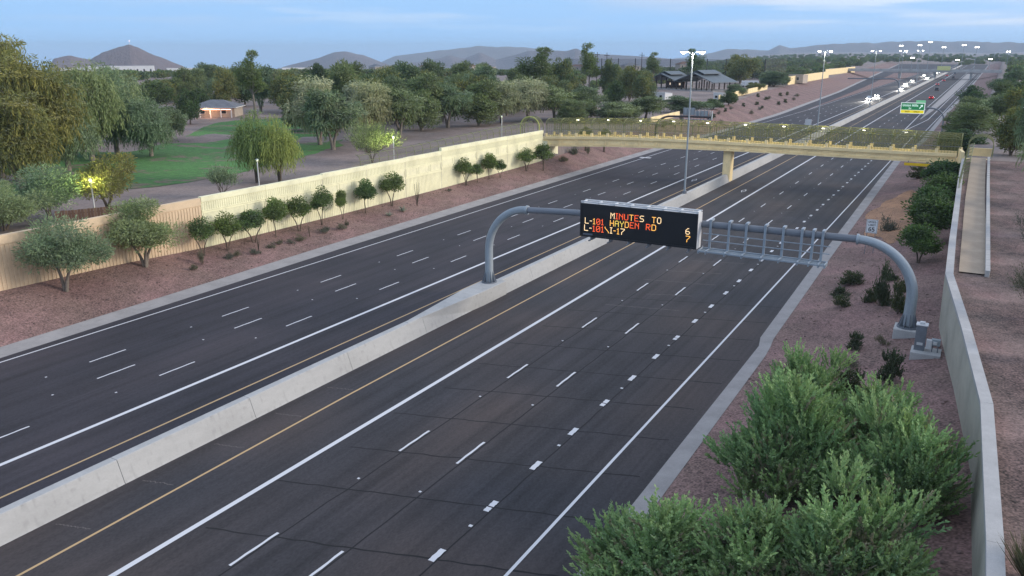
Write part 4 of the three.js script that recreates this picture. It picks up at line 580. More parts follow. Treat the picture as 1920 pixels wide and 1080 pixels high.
for (let k = 0; k < 9; k++) { const x = [-560, -520, -480, -470, -430, -395, -300, -260, -225][k], z = [-700, -735, -790, -740, -800, -845, -760, -800, -720][k]; house('distant_house', ['leftmost pale house among the far treetops', 'second pale house from the left among the far treetops', 'third pale house among the far treetops', 'fourth pale house among the far treetops', 'fifth pale house among the far treetops', 'sixth pale house among the far treetops', 'pale house far behind the tall pines', 'pale house beyond the driving range net', 'rightmost pale house behind the driving range'][k], x, z, rr(13, 20), rr(9, 12), 5.2, 2.4, rr(-0.6, 0.9), M.stucco, k % 2 ? M.roofTile : M.roofGrey, 'house', 3); }
// yellow walls up on the left bank beyond the bridge
[['low yellow wall on the bank below the pavilion', -84, -300, -89.5, -400, 1.9], ['long yellow wall on the bank beside the far ramp', -91.5, -455, -92, -585, 4.2], ['far yellow wall above the ramp behind the trees', -103, -640, -99, -760, 4.2], ['short yellow wall piece at the top of the bank left of the signs', -73, -200, -73.5, -224, 1.2]].forEach(([label, xa, za, xb, zb, h]) => {
  const t = thing('bank_wall', label, 'wall'); const n = Math.round(Math.hypot(xb - xa, zb - za) / 12); for (let k = 0; k < n; k++) { const A = V(lerp(xa, xb, k / n), 0, lerp(za, zb, k / n)), B = V(lerp(xa, xb, (k + 1) / n), 0, lerp(za, zb, (k + 1) / n)), L = A.distanceTo(B), g = new THREE.BoxGeometry(0.4, h + 1, L - 0.05); g.rotateY(Math.atan2(B.x - A.x, B.z - A.z)); const m = A.lerp(B, 0.5); g.translate(m.x, 4.1 + h / 2 - 0.5, m.z); mesh('wall_panel', metres(g), M.bridge, t); }
});
house('roadside_building', 'low tan building above the yellow walls on the far left bank', -98, -480, 22, 9, 4.2, 0, -0.1, M.stucco, M.roofGrey, 'building', 0.6);
// right side pole
{ const t = thing('street_light', 'thin grey side-arm light pole among the trees on the right edge', 'street light', [6.4, 5, -118]); mesh('pole', tube([[0, -0.3, 0], [0, 9.2, 0]], [0.11, 0.07], 2, 8), M.galv, t); mesh('arm', tube([[0, 9.0, 0], [-0.8, 9.5, 0], [-1.7, 9.9, 0]], 0.045, 6, 6), M.galv, t); mesh('lamp_head', [at(bbox(0.6, 0.12, 0.25, 0.03), -1.95, 9.95, 0)], M.galv, t); }
// ---------------------------------------------------------------- hills and mountains
function ridge(name, label, dist, az0, az1, hf, m, base = -90, depth = 0.25, cols = 90) {   // az in degrees left of the road, hf(az) height above eye level in metres
  return tag(struct(name, sheet(cols, 14, (i, j) => {
    const az = lerp(az0, az1, i / cols), a = az * Math.PI / 180, t = j / 14, up = t <= 0.5 ? t * 2 : 2 - t * 2, d = dist * (1 + (t - 0.5) * depth), rough = fbm(az * 1.3, t * 5, dist * 0.001, 5);
    const top = hf(az), y = lerp(base, 21.6 + top, Math.pow(up, 0.8)) + rough * (top + 60) * 0.22 * up * (1 - Math.abs(2 * up - 1) * 0.3) - (up > 0.95 ? 0 : 0);
    return [-Math.sin(a) * d, y, -Math.cos(a) * d];
  }), m), label);
}
const prof = (t, d) => { const f = table(t); return (az) => f(az) * d; };
const rock = (r, g, b) => grainy([r, g, b], 0.5, 900, { bump: 4 });
ridge('hill', 'dark cone-shaped hill with a mast on the left skyline', 3200, 58.6, 50.1, prof([[58.6, -0.03], [57.96, -0.0085], [57.09, -0.0054], [56.54, -0.0075], [56, -0.0097], [55.35, -0.0033], [53.72, 0.006], [52.37, -0.005], [50.74, -0.0175], [50.1, -0.035]], 3200), rock(0.15, 0.105, 0.1), -110, 0.12, 110);
ridge('hill', 'row of low brown hills along the middle of the skyline', 5200, 46, 15, prof([[46, -0.03], [45.06, -0.02], [43.68, -0.0141], [42.29, -0.0083], [41.3, -0.0018], [40.54, -0.0018], [39.5, -0.0054], [37.8, -0.0168], [36.7, -0.0144], [35.3, -0.0126], [33.66, -0.006], [32.77, -0.0097], [31.68, -0.0024], [30.6, -0.0109], [29.16, -0.0048], [28.44, -0.0006], [25.93, -0.0012], [25.22, 0.0024], [24.5, -0.0036], [22.7, -0.0054], [20, -0.008], [17.45, -0.012], [15, -0.03]], 5200), rock(0.13, 0.1, 0.105), -190, 0.12, 220);
ridge('mountain', 'hazy far mountain behind the low brown hills', 8200, 40, 20, prof([[40, -0.03], [38.5, -0.015], [37.4, -0.0066], [34.55, -0.0006], [31.68, 0.0042], [29.5, 0.0036], [27, 0.001], [25, -0.003], [22, -0.006], [20, -0.03]], 8200), rock(0.14, 0.105, 0.1), -300, 0.15, 120);
ridge('mountain', 'long hazy mountain range across the right skyline', 8000, 20, -22, prof([[20, -0.012], [17.45, -0.0071], [16.1, -0.0023], [15.26, 0.0012], [14, 0.0006], [12.75, -0.0006], [12.06, 0.0057], [11.45, 0.0023], [8.92, 0.0068], [6.46, 0.0077], [4.67, 0.0087], [1.79, 0.009], [-1.5, 0.0072], [-6, 0.006], [-12, 0.003], [-22, -0.012]], 8000), rock(0.14, 0.105, 0.1), -160, 0.2, 260);
{ const a = 53.72 * Math.PI / 180, d = 3200, t = thing('radio_mast', 'small lit mast on the peak of the cone-shaped hill', 'mast', [-Math.sin(a) * d, 36, -Math.cos(a) * d]); mesh('tower', tube([[0, 0, 0], [0, 16, 0]], [1.2, 0.5], 2, 6), M.whiteWall, t); mesh('beacon', [at(new THREE.SphereGeometry(1.3, 8, 6), 0, 16, 0)], std(C(0.8, 0.6, 0.6), { emissive: C(1, 0.6, 0.55), emissiveIntensity: 3 }), t); }
// ---------------------------------------------------------------- plants
// Leaves are small folded blades; colour varies from leaf to leaf and from twig to twig.
class Blades {
  constructor(cols, jit = 0.25) { this.p = []; this.c = []; this.cols = cols; this.jit = jit; }
  twig() { const k = this.cols[Math.floor(rnd() * this.cols.length)], j = 1 + rr(-this.jit, this.jit); return k.map((v) => v * j); }
  blade(x, y, z, ax, ay, az, L, Wd, col) {   // blade from a base point along a direction
    let l = Math.hypot(ax, ay, az) || 1; ax /= l; ay /= l; az /= l;
    let bx = rr(-1, 1), by = rr(-1, 1), bz = rr(-1, 1); const d = bx * ax + by * ay + bz * az; bx -= d * ax; by -= d * ay; bz -= d * az; l = Math.hypot(bx, by, bz) || 1; bx *= Wd / 2 / l; by *= Wd / 2 / l; bz *= Wd / 2 / l;
    const mx = x + ax * L * 0.45, my = y + ay * L * 0.45, mz = z + az * L * 0.45, ex = x + ax * L, ey = y + ay * L, ez = z + az * L, j = 1 + rr(-0.12, 0.12), c = [col[0] * j, col[1] * j, col[2] * j];
    this.p.push(x, y, z, mx + bx, my + by, mz + bz, ex, ey, ez, x, y, z, ex, ey, ez, mx - bx, my - by, mz - bz); for (let k = 0; k < 6; k++) this.c.push(...c);
  }
  geo() { const g = new THREE.BufferGeometry(); g.setAttribute('position', new THREE.Float32BufferAttribute(this.p, 3)); g.setAttribute('color', new THREE.Float32BufferAttribute(this.c, 3)); g.computeVertexNormals(); return g; }
}
function sph() { let x, y, z, l; do { x = rr(-1, 1); y = rr(-1, 1); z = rr(-1, 1); l = x * x + y * y + z * z; } while (l > 1 || l < 0.01); l = Math.sqrt(l); return [x / l, y / l, z / l]; }
function clumps(n, R, H0, H1, r, low = 0.1) {   // clump centres on a few uneven lobes between two heights
  const o = [], Hh = H1 - H0, nl = 4 + Math.floor(rnd() * 3), lobes = [];
  for (let i = 0; i < nl; i++) { const a = i / nl * 6.283 + rr(-0.5, 0.5), d = i === 0 ? 0.12 : rr(0.38, 0.6), rad = i === 0 ? rr(0.55, 0.68) : rr(0.34, 0.5), hv = Hh * (i === 0 ? rr(0.3, 0.36) : rr(0.2, 0.32)); lobes.push({ x: Math.cos(a) * d * R, z: Math.sin(a) * d * R, y: i === 0 ? H1 - hv : H0 + hv + rr(0, 0.75) * Math.max(0, Hh - 2 * hv - Hh * 0.1), R: rad * R, h: hv, w: rad * rad * hv }); }
  lobes.push({ x: rr(-0.1, 0.1) * R, z: rr(-0.1, 0.1) * R, y: H0 + Hh * 0.36, R: R * 0.66, h: Hh * 0.34, w: 0.3 * Hh });
  const tot = lobes.reduce((s, l) => s + l.w, 0);
  for (let i = 0; i < n; i++) { let u = rnd() * tot, L = lobes[0]; for (const l of lobes) { if ((u -= l.w) <= 0) { L = l; break; } } const s = sph(), k = Math.pow(rr(0.1, 1), 0.42); if (s[1] < -0.4 && rnd() > low) s[1] *= -0.5; const rc = r * rr(0.5, 1.25); o.push({ x: L.x + s[0] * k * Math.max(0.1, L.R - rc * 0.5), y: Math.max(H0 + rc * 0.4, L.y + s[1] * k * Math.max(0.05, L.h - rc * 0.4)), z: L.z + s[2] * k * Math.max(0.1, L.R - rc * 0.5), r: rc }); }
  return o;
}
function limbs(o, cl, stems, h0, r0, lean = 0.3) {   // trunk(s) and a limb to each of the larger clumps
  const g = []; const tops = []; for (let s = 0; s < stems; s++) { const a = s / stems * Math.PI * 2 + rr(0, 1), l = stems > 1 ? lean : lean * 0.4, x = Math.cos(a) * l * h0, z = Math.sin(a) * l * h0; g.push(tube([[Math.cos(a) * 0.05, -0.25, Math.sin(a) * 0.05], [x * 0.35 + rr(-0.05, 0.05), h0 * 0.5, z * 0.35], [x, h0, z]], [r0, r0 * 0.6], 7, 7)); tops.push([x, h0, z]); }
  cl.slice(0, o).forEach((c) => { let b = tops[0], bd = 1e9; for (const t of tops) { const d = Math.hypot(t[0] - c.x, t[2] - c.z); if (d < bd) { bd = d; b = t; } } g.push(tube([b, [lerp(b[0], c.x, 0.5) + rr(-0.1, 0.1), lerp(b[1], c.y, 0.6), lerp(b[2], c.z, 0.5)], [c.x, c.y, c.z]], [r0 * 0.5, r0 * 0.12], 6, 5)); });
  return merge(g.map((q) => metres(q)));
}
function broadleaf({ R, H0, H, n, r, per, L, W, cols, stems = 1, r0 = 0.09, jit = 0.25, up = 0.3, lean = 0.3 }) {
  const cl = clumps(n, R, H0, H, r), b = new Blades(cols, jit);
  for (const c of cl) { const tone = b.twig(); for (let i = 0; i < per; i++) { const s = sph(), k = Math.pow(rnd(), 0.5) * c.r; const col = rnd() < 0.3 ? b.twig() : tone; b.blade(c.x + s[0] * k, c.y + s[1] * k * 0.85, c.z + s[2] * k, s[0] + rr(-0.8, 0.8), s[1] + up + rr(-0.8, 0.8), s[2] + rr(-0.8, 0.8), L * rr(0.7, 1.3), W * rr(0.7, 1.3), col); } }
  return { trunk: limbs(Math.min(n, 10), cl, stems, H0 + (H - H0) * 0.18, r0, lean), crown: b.geo(), R, H };
}
function weeping({ R, H0, H, n, r, strands, len, L, W, cols, stems = 1, r0 = 0.25, per = 40, lean = 0.2 }) {
  const cl = clumps(n, R, H0 + (H - H0) * 0.12, H, r, 0.5), b = new Blades(cols, 0.22);
  for (const c of cl) {
    const tone = b.twig();
    for (let i = 0; i < per; i++) { const s = sph(), k = Math.pow(rnd(), 0.5) * c.r; b.blade(c.x + s[0] * k, c.y + Math.abs(s[1]) * k * 0.7, c.z + s[2] * k, s[0] + rr(-0.6, 0.6), s[1] * 0.6 + rr(-0.9, 0.4), s[2] + rr(-0.6, 0.6), L * rr(0.7, 1.3), W, tone); }
    for (let i = 0; i < strands; i++) {
      const s = sph(), k = c.r * Math.pow(rnd(), 0.4), x = c.x + s[0] * k, z = c.z + s[2] * k, y = c.y + s[1] * k * 0.6, ln = Math.min(len * rr(0.4, 1.2), Math.max(0.3, y - H0 * rr(0.5, 1))), m = Math.max(2, Math.round(ln / (L * 0.55))), col = rnd() < 0.3 ? b.twig() : tone; let dx = s[0] * 0.1, dz = s[2] * 0.1;
      for (let q = 0; q < m; q++) b.blade(x + dx * q + rr(-0.05, 0.05), y - q * ln / m, z + dz * q + rr(-0.05, 0.05), rr(-0.35, 0.35), -1, rr(-0.35, 0.35), L * rr(0.8, 1.3), W * rr(0.8, 1.2), col);
    }
  }
  return { trunk: limbs(Math.min(n, 12), cl, stems, H0 + (H - H0) * 0.25, r0, lean), crown: b.geo(), R, H };
}
function plumed({ R, H, n, r, sprigs, len, leaf, W, per, cols, stems = 6, r0 = 0.06, H0 = 0.2, spread = 0.75 }) {   // feathery upright shrub
  const cl = clumps(n, R, H0, H, r, 0.3), b = new Blades(cols, 0.2);
  for (const c of cl) {
    const tone = b.twig();
    for (let i = 0; i < sprigs; i++) {
      const s = sph(); if (s[1] < -0.2) s[1] *= -0.5; const k = c.r * rr(0.2, 0.75), x = c.x + s[0] * k, y = c.y + s[1] * k, z = c.z + s[2] * k; let ox = c.x * 0.14 + s[0] * 0.55, oz = c.z * 0.14 + s[2] * 0.55, oy = 0.75 + s[1] * 0.5; const l = Math.hypot(ox, oy, oz); ox /= l; oy /= l; oz /= l;
      const ln = len * rr(0.6, 1.35), col = rnd() < 0.35 ? b.twig() : tone, bend = rr(-0.3, 0.3);
      for (let q = 0; q < per; q++) { const t = q / per, px = x + ox * ln * t + bend * oz * t * t * ln, py = y + oy * ln * t, pz = z + oz * ln * t - bend * ox * t * t * ln; b.blade(px, py, pz, ox + rr(-spread, spread), oy + rr(-spread, spread), oz + rr(-spread, spread), leaf * rr(0.7, 1.3) * (1.05 - t * 0.35), W, col); }
    }
  }
  return { trunk: limbs(n, cl, stems, H * 0.25, r0, 0.5), crown: b.geo(), R, H };
}
let tintN = 0;
function tree(name, p, x, y, z, w, h, label, cat, group, bark, turn = rr(0, 6.28)) {
  const t = thing(name, label, cat, [x, y, z], turn, group); t.scale.set(w / (2 * p.R), h / p.H, w / (2 * p.R));
  if (p.trunk) mesh('trunk', p.trunk, bark, t); mesh('crown', p.crown, /bush/.test(name) ? M.leaf : M.leaves[tintN++ % 5], t); return t;
}
const ord = ['first', 'second', 'third', 'fourth', 'fifth', 'sixth', 'seventh', 'eighth', 'ninth', 'tenth', 'eleventh', 'twelfth', 'thirteenth', 'fourteenth', 'fifteenth', 'sixteenth', 'seventeenth', 'eighteenth', 'nineteenth', 'twentieth'];
const GR = { dark: [[0.107, 0.172, 0.041], [0.131, 0.210, 0.053], [0.096, 0.148, 0.045]], grey: [[0.188, 0.262, 0.131], [0.166, 0.228, 0.107], [0.222, 0.295, 0.157]], olive: [[0.188, 0.201, 0.052], [0.155, 0.178, 0.056], [0.222, 0.217, 0.061]], silver: [[0.255, 0.295, 0.182], [0.211, 0.250, 0.148], [0.287, 0.318, 0.209]], fresh: [[0.24, 0.37, 0.125], [0.3, 0.43, 0.16], [0.2, 0.33, 0.125], [0.25, 0.39, 0.145], [0.32, 0.43, 0.145], [0.19, 0.32, 0.13], [0.22, 0.35, 0.13], [0.28, 0.4, 0.15], [0.21, 0.34, 0.13], [0.26, 0.38, 0.14], [0.25, 0.23, 0.13]], lime: [[0.255, 0.318, 0.087], [0.211, 0.273, 0.078]], deep: [[0.067, 0.113, 0.038], [0.079, 0.137, 0.038]], mid: [[0.133, 0.194, 0.078], [0.155, 0.204, 0.087], [0.121, 0.171, 0.078]] };
// small round trees in front of the cream wall
{
  const pr = [0, 1, 2, 3].map((k) => broadleaf({ R: 1.5, H0: 1.5, H: 3.8, n: 13 + k * 2, r: 0.7, per: 260, L: 0.2, W: 0.1, cols: GR.dark, stems: [2, 3, 2, 1][k], r0: 0.06, lean: 0.34 }));
  [[-68.14, -55.57, 3.63, 2.71], [-68.03, -58.71, 3.56, 2.79], [-68.26, -62.62, 3.22, 3.66], [-68.15, -65.89, 4.16, 2.8], [-68.24, -69.66, 3.74, 3.15], [-68.36, -73.64, 4.12, 2.41], [-68.46, -77.58, 3.32, 1.82], [-68.4, -82.12, 4.06, 3.21], [-68.6, -87.82, 4.02, 3.5], [-68.8, -106.9, 3.74, 2.84], [-68.8, -110.31, 2.64, 2.13], [-68.69, -113.87, 3.9, 3.14], [-68.34, -116.72, 2.65, 2.13], [-68.21, -125.56, 3.44, 2.99], [-66.93, -129.6, 4.16, 3.81]].forEach(([x, z, h, w], k) => tree('shade_tree', pr[k % 4], x, vergeL(x, z), z, w * 1.22, h * 1.08, `${ord[k]} small round tree from the peach wall, in front of the cream wall`, 'tree', 'small trees along the cream wall', M.bark));
}
{
  const a = broadleaf({ R: 4, H0: 1.2, H: 6.3, n: 44, r: 1.3, per: 400, L: 0.3, W: 0.07, cols: GR.grey, stems: 2, r0: 0.15, lean: 0.35, up: 0.1 }), b = broadleaf({ R: 3.7, H0: 1.1, H: 6.5, n: 44, r: 1.25, per: 400, L: 0.3, W: 0.07, cols: GR.grey, stems: 3, r0: 0.14, lean: 0.35, up: 0.1 });
  tree('palo_verde_tree', a, -67.5, vergeL(-67.5, -40.2), -40.18, 10, 6.6, 'wide grey-green tree with a forked trunk on the left gravel verge', 'tree', null, M.greyBark, 0.7); tree('palo_verde_tree', b, -68.4, vergeL(-68.4, -48.9), -48.88, 9.2, 6.7, 'tall grey-green tree hiding the end of the peach wall', 'tree', null, M.greyBark, 2);
  // trees just behind the walls
  tree('mesquite_tree', a, -86.1, 3.2, -50.9, 10.5, 6.8, 'grey-green bushy tree behind the peach wall beside the wooden fence', 'tree', null, M.bark, 3); tree('mesquite_tree', b, -84.9, 3.0, -45.2, 9.5, 6.0, 'grey-green bush cut by the left edge of the picture', 'tree', null, M.bark, 4);
  const o = broadleaf({ R: 3.7, H0: 0.6, H: 7, n: 44, r: 1.25, per: 340, L: 0.34, W: 0.08, cols: GR.olive, stems: 2, r0: 0.16, lean: 0.25 }); tree('mesquite_tree', o, -84.1, 4, -56.4, 9.6, 7.6, 'olive-brown round tree behind the peach wall', 'tree', null, M.bark, 1);
  const s = plumed({ R: 2.7, H: 3.4, n: 16, r: 1.1, sprigs: 22, len: 1.0, leaf: 0.28, W: 0.07, per: 10, cols: GR.grey }); tree('desert_shrub', s, -80.5, 4, -69.5, 5.4, 3.9, 'grey shrub behind the cream wall left of the white path lamp', 'shrub', null, M.bark);
  const q = plumed({ R: 5, H: 5.6, n: 36, r: 1.5, sprigs: 26, len: 1.4, leaf: 0.34, W: 0.08, per: 10, cols: [...GR.grey, [0.09, 0.13, 0.06]] }); tree('desert_shrub', q, -85.5, 4, -104.8, 11, 6.2, 'wide grey-green shrub behind the mesh fence next to a lit lamp', 'shrub', null, M.bark);
}
// willow and the tall weeping eucalyptus trees in the park
{
  const wl = weeping({ R: 4, H0: 2.0, H: 10, n: 34, r: 1.3, strands: 34, len: 2.8, L: 0.42, W: 0.085, cols: GR.lime, stems: 2, r0: 0.22, per: 50 }); tree('willow_tree', wl, -86.2, 4, -80.6, 7.6, 10.6, 'yellow-green weeping tree on the lawn edge, left of its twin', 'tree', null, M.bark, 0.4); tree('willow_tree', wl, -82.7, 4, -81.4, 7.2, 10.0, 'yellow-green weeping tree on the lawn edge, right of its twin', 'tree', null, M.bark, 3.3);
  const e1 = weeping({ R: 5.5, H0: 0.8, H: 17, n: 76, r: 1.9, strands: 24, len: 2.2, L: 0.6, W: 0.13, cols: GR.olive, stems: 2, r0: 0.42, per: 80 }), e2 = weeping({ R: 5, H0: 1.5, H: 16, n: 62, r: 1.8, strands: 30, len: 3.2, L: 0.6, W: 0.12, cols: GR.grey, stems: 1, r0: 0.36, per: 60 });
  [[e1, -113.5, -66.5, 12.4, 17.6, 'huge olive weeping tree at the far left of the park'], [e1, -121.3, -65.5, 10, 16.2, 'tall olive tree half cut off at the left edge'], [e2, -126.9, -83.5, 11, 16.6, 'tall grey-green weeping tree beside the huge olive one'], [e2, -131.5, -91.3, 10, 16, 'rightmost tall grey-green weeping tree of the left clump'], [e1, -140, -78, 12, 21, 'very tall pale-trunked tree rising behind the left clump'], [e1, -108.5, -61, 11, 12.5, 'lower olive tree in front of the huge left one'], [e2, -119.5, -74.5, 10, 12, 'lower grey-green tree between the big left trees'], [e1, -137, -86, 13, 15.5, 'olive tree filling the back of the left clump'], [e2, -124, -92.5, 8.5, 10.5, 'small grey-green weeping tree at the lawn edge of the left clump'], [e2, -148, -104, 11, 15, 'grey-green weeping tree behind the left clump towards the lamp']].forEach(([p, x, z, w, h, label]) => tree('eucalyptus_tree', p, x, 4, z, w * 1.25, h, label, 'tree', 'tall trees in the left clump', M.greyBark));
}
// the park wood: each tree on its own, in order from the left
const woods = [];
{
  const m1 = weeping({ R: 5.5, H0: 0.2, H: 12, n: 58, r: 1.7, strands: 20, len: 1.9, L: 0.7, W: 0.17, cols: GR.silver, stems: 2, r0: 0.3, per: 110 }), m2 = broadleaf({ R: 5.5, H0: -0.8, H: 12, n: 64, r: 1.8, per: 210, L: 0.7, W: 0.2, cols: GR.mid, stems: 2, r0: 0.3 }), m3 = broadleaf({ R: 5.5, H0: -0.8, H: 12, n: 60, r: 1.8, per: 210, L: 0.65, W: 0.2, cols: [...GR.olive, ...GR.mid], stems: 3, r0: 0.26 }), m4 = weeping({ R: 5.5, H0: 0.1, H: 12, n: 58, r: 1.7, strands: 18, len: 1.6, L: 0.7, W: 0.18, cols: [...GR.mid, ...GR.grey], stems: 2, r0: 0.3, per: 120 }), dk = broadleaf({ R: 5, H0: 0, H: 10, n: 44, r: 1.7, per: 190, L: 0.7, W: 0.24, cols: GR.deep, stems: 1, r0: 0.28 }), pn = broadleaf({ R: 4, H0: 4, H: 20, n: 34, r: 1.5, per: 200, L: 0.6, W: 0.17, cols: [...GR.dark, ...GR.mid], stems: 1, r0: 0.32, lean: 0.08 });
  const P = { m1, m2, m3, m4, dk, pn };
  const K = { m1: 'silvery grey drooping', m2: 'mid green', m3: 'olive green', m4: 'grey-green drooping', dk: 'dark leafy', pn: 'tall open-crowned' };
  const T = [ // kind, x, z, height, width
    ['m4', -103.57, -115.87, 12.4, 11.4], ['m1', -111.86, -121.42, 14, 12.5], ['m1', -107.7, -131.72, 12.9, 12], ['m4', -106.61, -140.34, 12.2, 12.3], ['m2', -110.72, -153.63, 12.9, 12.1], ['m4', -109.14, -162.14, 12.1, 12.5], ['m2', -105.15, -169.59, 10.9, 12.1], ['m1', -104.05, -178.34, 11.2, 12.6], ['m1', -101.28, -187.17, 11.6, 13.7], ['m4', -97.57, -195, 10.2, 13.3], ['m2', -94.31, -202.86, 7.3, 11.5],
    ['m3', -133.44, -140.77, 14.6, 11], ['m2', -133.47, -156.51, 15.6, 11.7], ['m3', -136.54, -172.94, 15.7, 12.6], ['m2', -141.44, -191.33, 15, 12.1], ['pn', -125.69, -239.5, 19.9, 13], ['m3', -125.72, -255.15, 18, 11], ['pn', -130.18, -289.14, 21.8, 9], ['m3', -124, -292.6, 17.4, 8], ['m3', -110.8, -280.9, 14.7, 11.4], ['m3', -96.35, -256, 13.3, 8.6], ['dk', -104.6, -251.4, 8.4, 8.6],
    ['pn', -165.77, -156.39, 18.8, 8.4], ['m4', -184.95, -176.69, 14.6, 10.6], ['m3', -207.6, -185, 15, 10], ['m3', -174.4, -176, 13.9, 10.6], ['dk', -178, -190.66, 11.2, 11.5], ['m3', -164, -188, 14.4, 11], ['m2', -250.4, -201.9, 12, 11.5], ['m3', -242.6, -189, 9.7, 9], ['m4', -259, -216.2, 12.6, 10], ['dk', -225, -172, 8.4, 10.4], ['m4', -219, -155, 14.5, 11], ['dk', -208.5, -192.6, 11.7, 10.4], ['dk', -170, -139, 8.8, 6.5], ['dk', -170.3, -124, 9.1, 7.5], ['m4', -142.84, -111.77, 7.7, 7.6],
    ['pn', -151.4, -416.8, 18, 9.7], ['m3', -117.6, -460, 18.5, 18], ['pn', -127, -405, 19.8, 10.3], ['m3', -150, -210, 14, 12], ['m2', -160, -228, 15, 12], ['m4', -148, -240, 14, 12], ['m2', -120, -215, 11, 12], ['m3', -116, -228, 12, 12], ['m2', -190, -225, 14, 12], ['m3', -205, -240, 14, 12], ['dk', -230, -250, 13, 12], ['m2', -280, -240, 13, 12], ['m4', -300, -262, 13, 12], ['m3', -215, -275, 14, 12], ['m2', -175, -270, 14, 12], ['m3', -165, -300, 14, 12], ['m4', -190, -310, 14, 12], ['m2', -225, -150, 10, 9], ['m4', -98, -215, 9, 12], ['m2', -90, -190, 6, 9], ['dk', -118, -190, 9, 10], ['m3', -196, -208, 12, 9], ['m2', -214, -215, 11, 10], ['m4', -232, -205, 12, 10], ['dk', -200, -168, 7, 8], ['m2', -245, -225, 12, 10], ['m3', -262, -190, 10, 9], ['m3', -188, -250, 13, 11], ['m1', -122, -146, 12, 10], ['m2', -126, -166, 12, 10], ['m4', -120, -176, 11, 10], ['m3', -128, -205, 13, 11], ['m1', -116, -202, 10, 10]];
  const px = ([, x, z]) => Math.atan2(-x, -z); T.sort((a, b) => px(b) - px(a));
  const cnt = {}; T.forEach((q) => { q[5] = cnt[q[0]] = (cnt[q[0]] ?? 0) + 1; });
  for (const [k, x, z, h, w, n] of T) tree('park_tree', P[k], x, upL(x, z) - 0.1, z, w * 1.14, h, `${K[k]} park tree beyond the walls, ${ord[n - 1] ?? n + 'th'} of its kind from the left`, 'tree', 'trees of the park wood', k === 'dk' ? M.bark : M.greyBark);
  // trees on the left bank beyond the bridge and on the right beyond the bridge
  const bl = [['m4', -78, -209.8, 6.8, 12.6], ['m2', -84, -203.3, 4.8, 11.2], ['m4', -79, -196.7, 5.7, 11], ['m2', -76.5, -236.9, 5, 12.4], ['dk', -73, -255.8, 3.4, 6.6], ['dk', -74.5, -278.6, 5, 7.1], ['m2', -88, -339.3, 4.6, 9], ['m3', -90, -377.5, 4.6, 8], ['m2', -93, -430, 8, 15.5], ['m4', -97, -440, 7.4, 13], ['dk', -94, -455, 6, 9], ['m2', -96, -500, 6, 12], ['m2', -100, -530, 7, 14]];
  bl.forEach(([k, x, z, h, w], i) => tree('bank_tree', P[k], x, ground(x, z) - 0.1, z, w * 1.2, h, `${K[k]} tree on the left bank beyond the footbridge, ${ord[i]} along the bank`, 'tree', 'trees on the far left bank', M.bark));
  const rt = [['dk', -3.2, -173.3, 5.6, 8.8], ['m2', -1.6, -191, 6.8, 9.7], ['m2', -3.4, -215, 6.5, 9.5], ['dk', -2.44, -234.7, 6.4, 10.5], ['m2', -2.4, -262, 7.5, 10], ['dk', -3.4, -322, 8.7, 10.8], ['m4', 2.4, -219.8, 8.2, 9.8], ['m3', 4.6, -150, 9, 7.5], ['m4', 7.2, -131.5, 12.8, 7.5], ['m3', 8.4, -214.8, 12, 8.3], ['m2', 7.3, -366.6, 9.7, 12], ['m4', 7.2, -101, 9.6, 6.2], ['m2', 5, -295, 8, 8.2], ['m3', 12, -170, 10, 9], ['dk', 9, -260, 9, 10], ['m4', 8.6, -84, 8.2, 6]];
  rt.forEach(([k, x, z, h, w], i) => tree('roadside_tree', P[k], x, ground(x, z) - 0.15, z, w * 1.15, h, `${K[k]} tree right of the freeway by the footbridge, ${ord[i]} in the row`, 'tree', 'trees on the far right', M.bark));
  woods.push(m2, m3, dk);
}
// dark leafy trees along the retaining wall
{
  const p = [0, 1].map(() => broadleaf({ R: 2.3, H0: 0.9, H: 4.6, n: 22, r: 0.95, per: 300, L: 0.26, W: 0.14, cols: [[0.07, 0.135, 0.03], [0.085, 0.155, 0.035], [0.055, 0.105, 0.03]], stems: 2, r0: 0.1 }));
  [[-3.4, -84.5, 3.6, 3.6, 'nearest dark green tree along the retaining wall, behind the gantry post'], [-3.2, -93.1, 5.2, 5.4, 'broad dark green tree along the retaining wall, second behind the gantry'], [-3.3, -103, 4.6, 4.4, 'dark green tree along the retaining wall, third behind the gantry'], [-2.9, -112, 4.8, 5, 'bright green tree along the retaining wall, fourth behind the gantry'], [-3.4, -129.1, 4.6, 5.2, 'bright green tree tucked under the right end of the footbridge']].forEach(([x, z, h, w, label], k) => tree('leafy_tree', p[k % 2], x, vergeR(x, z) - 0.1, z, w * 1.3, h * 1.05, label, 'tree', 'leafy trees along the retaining wall', M.bark));
}
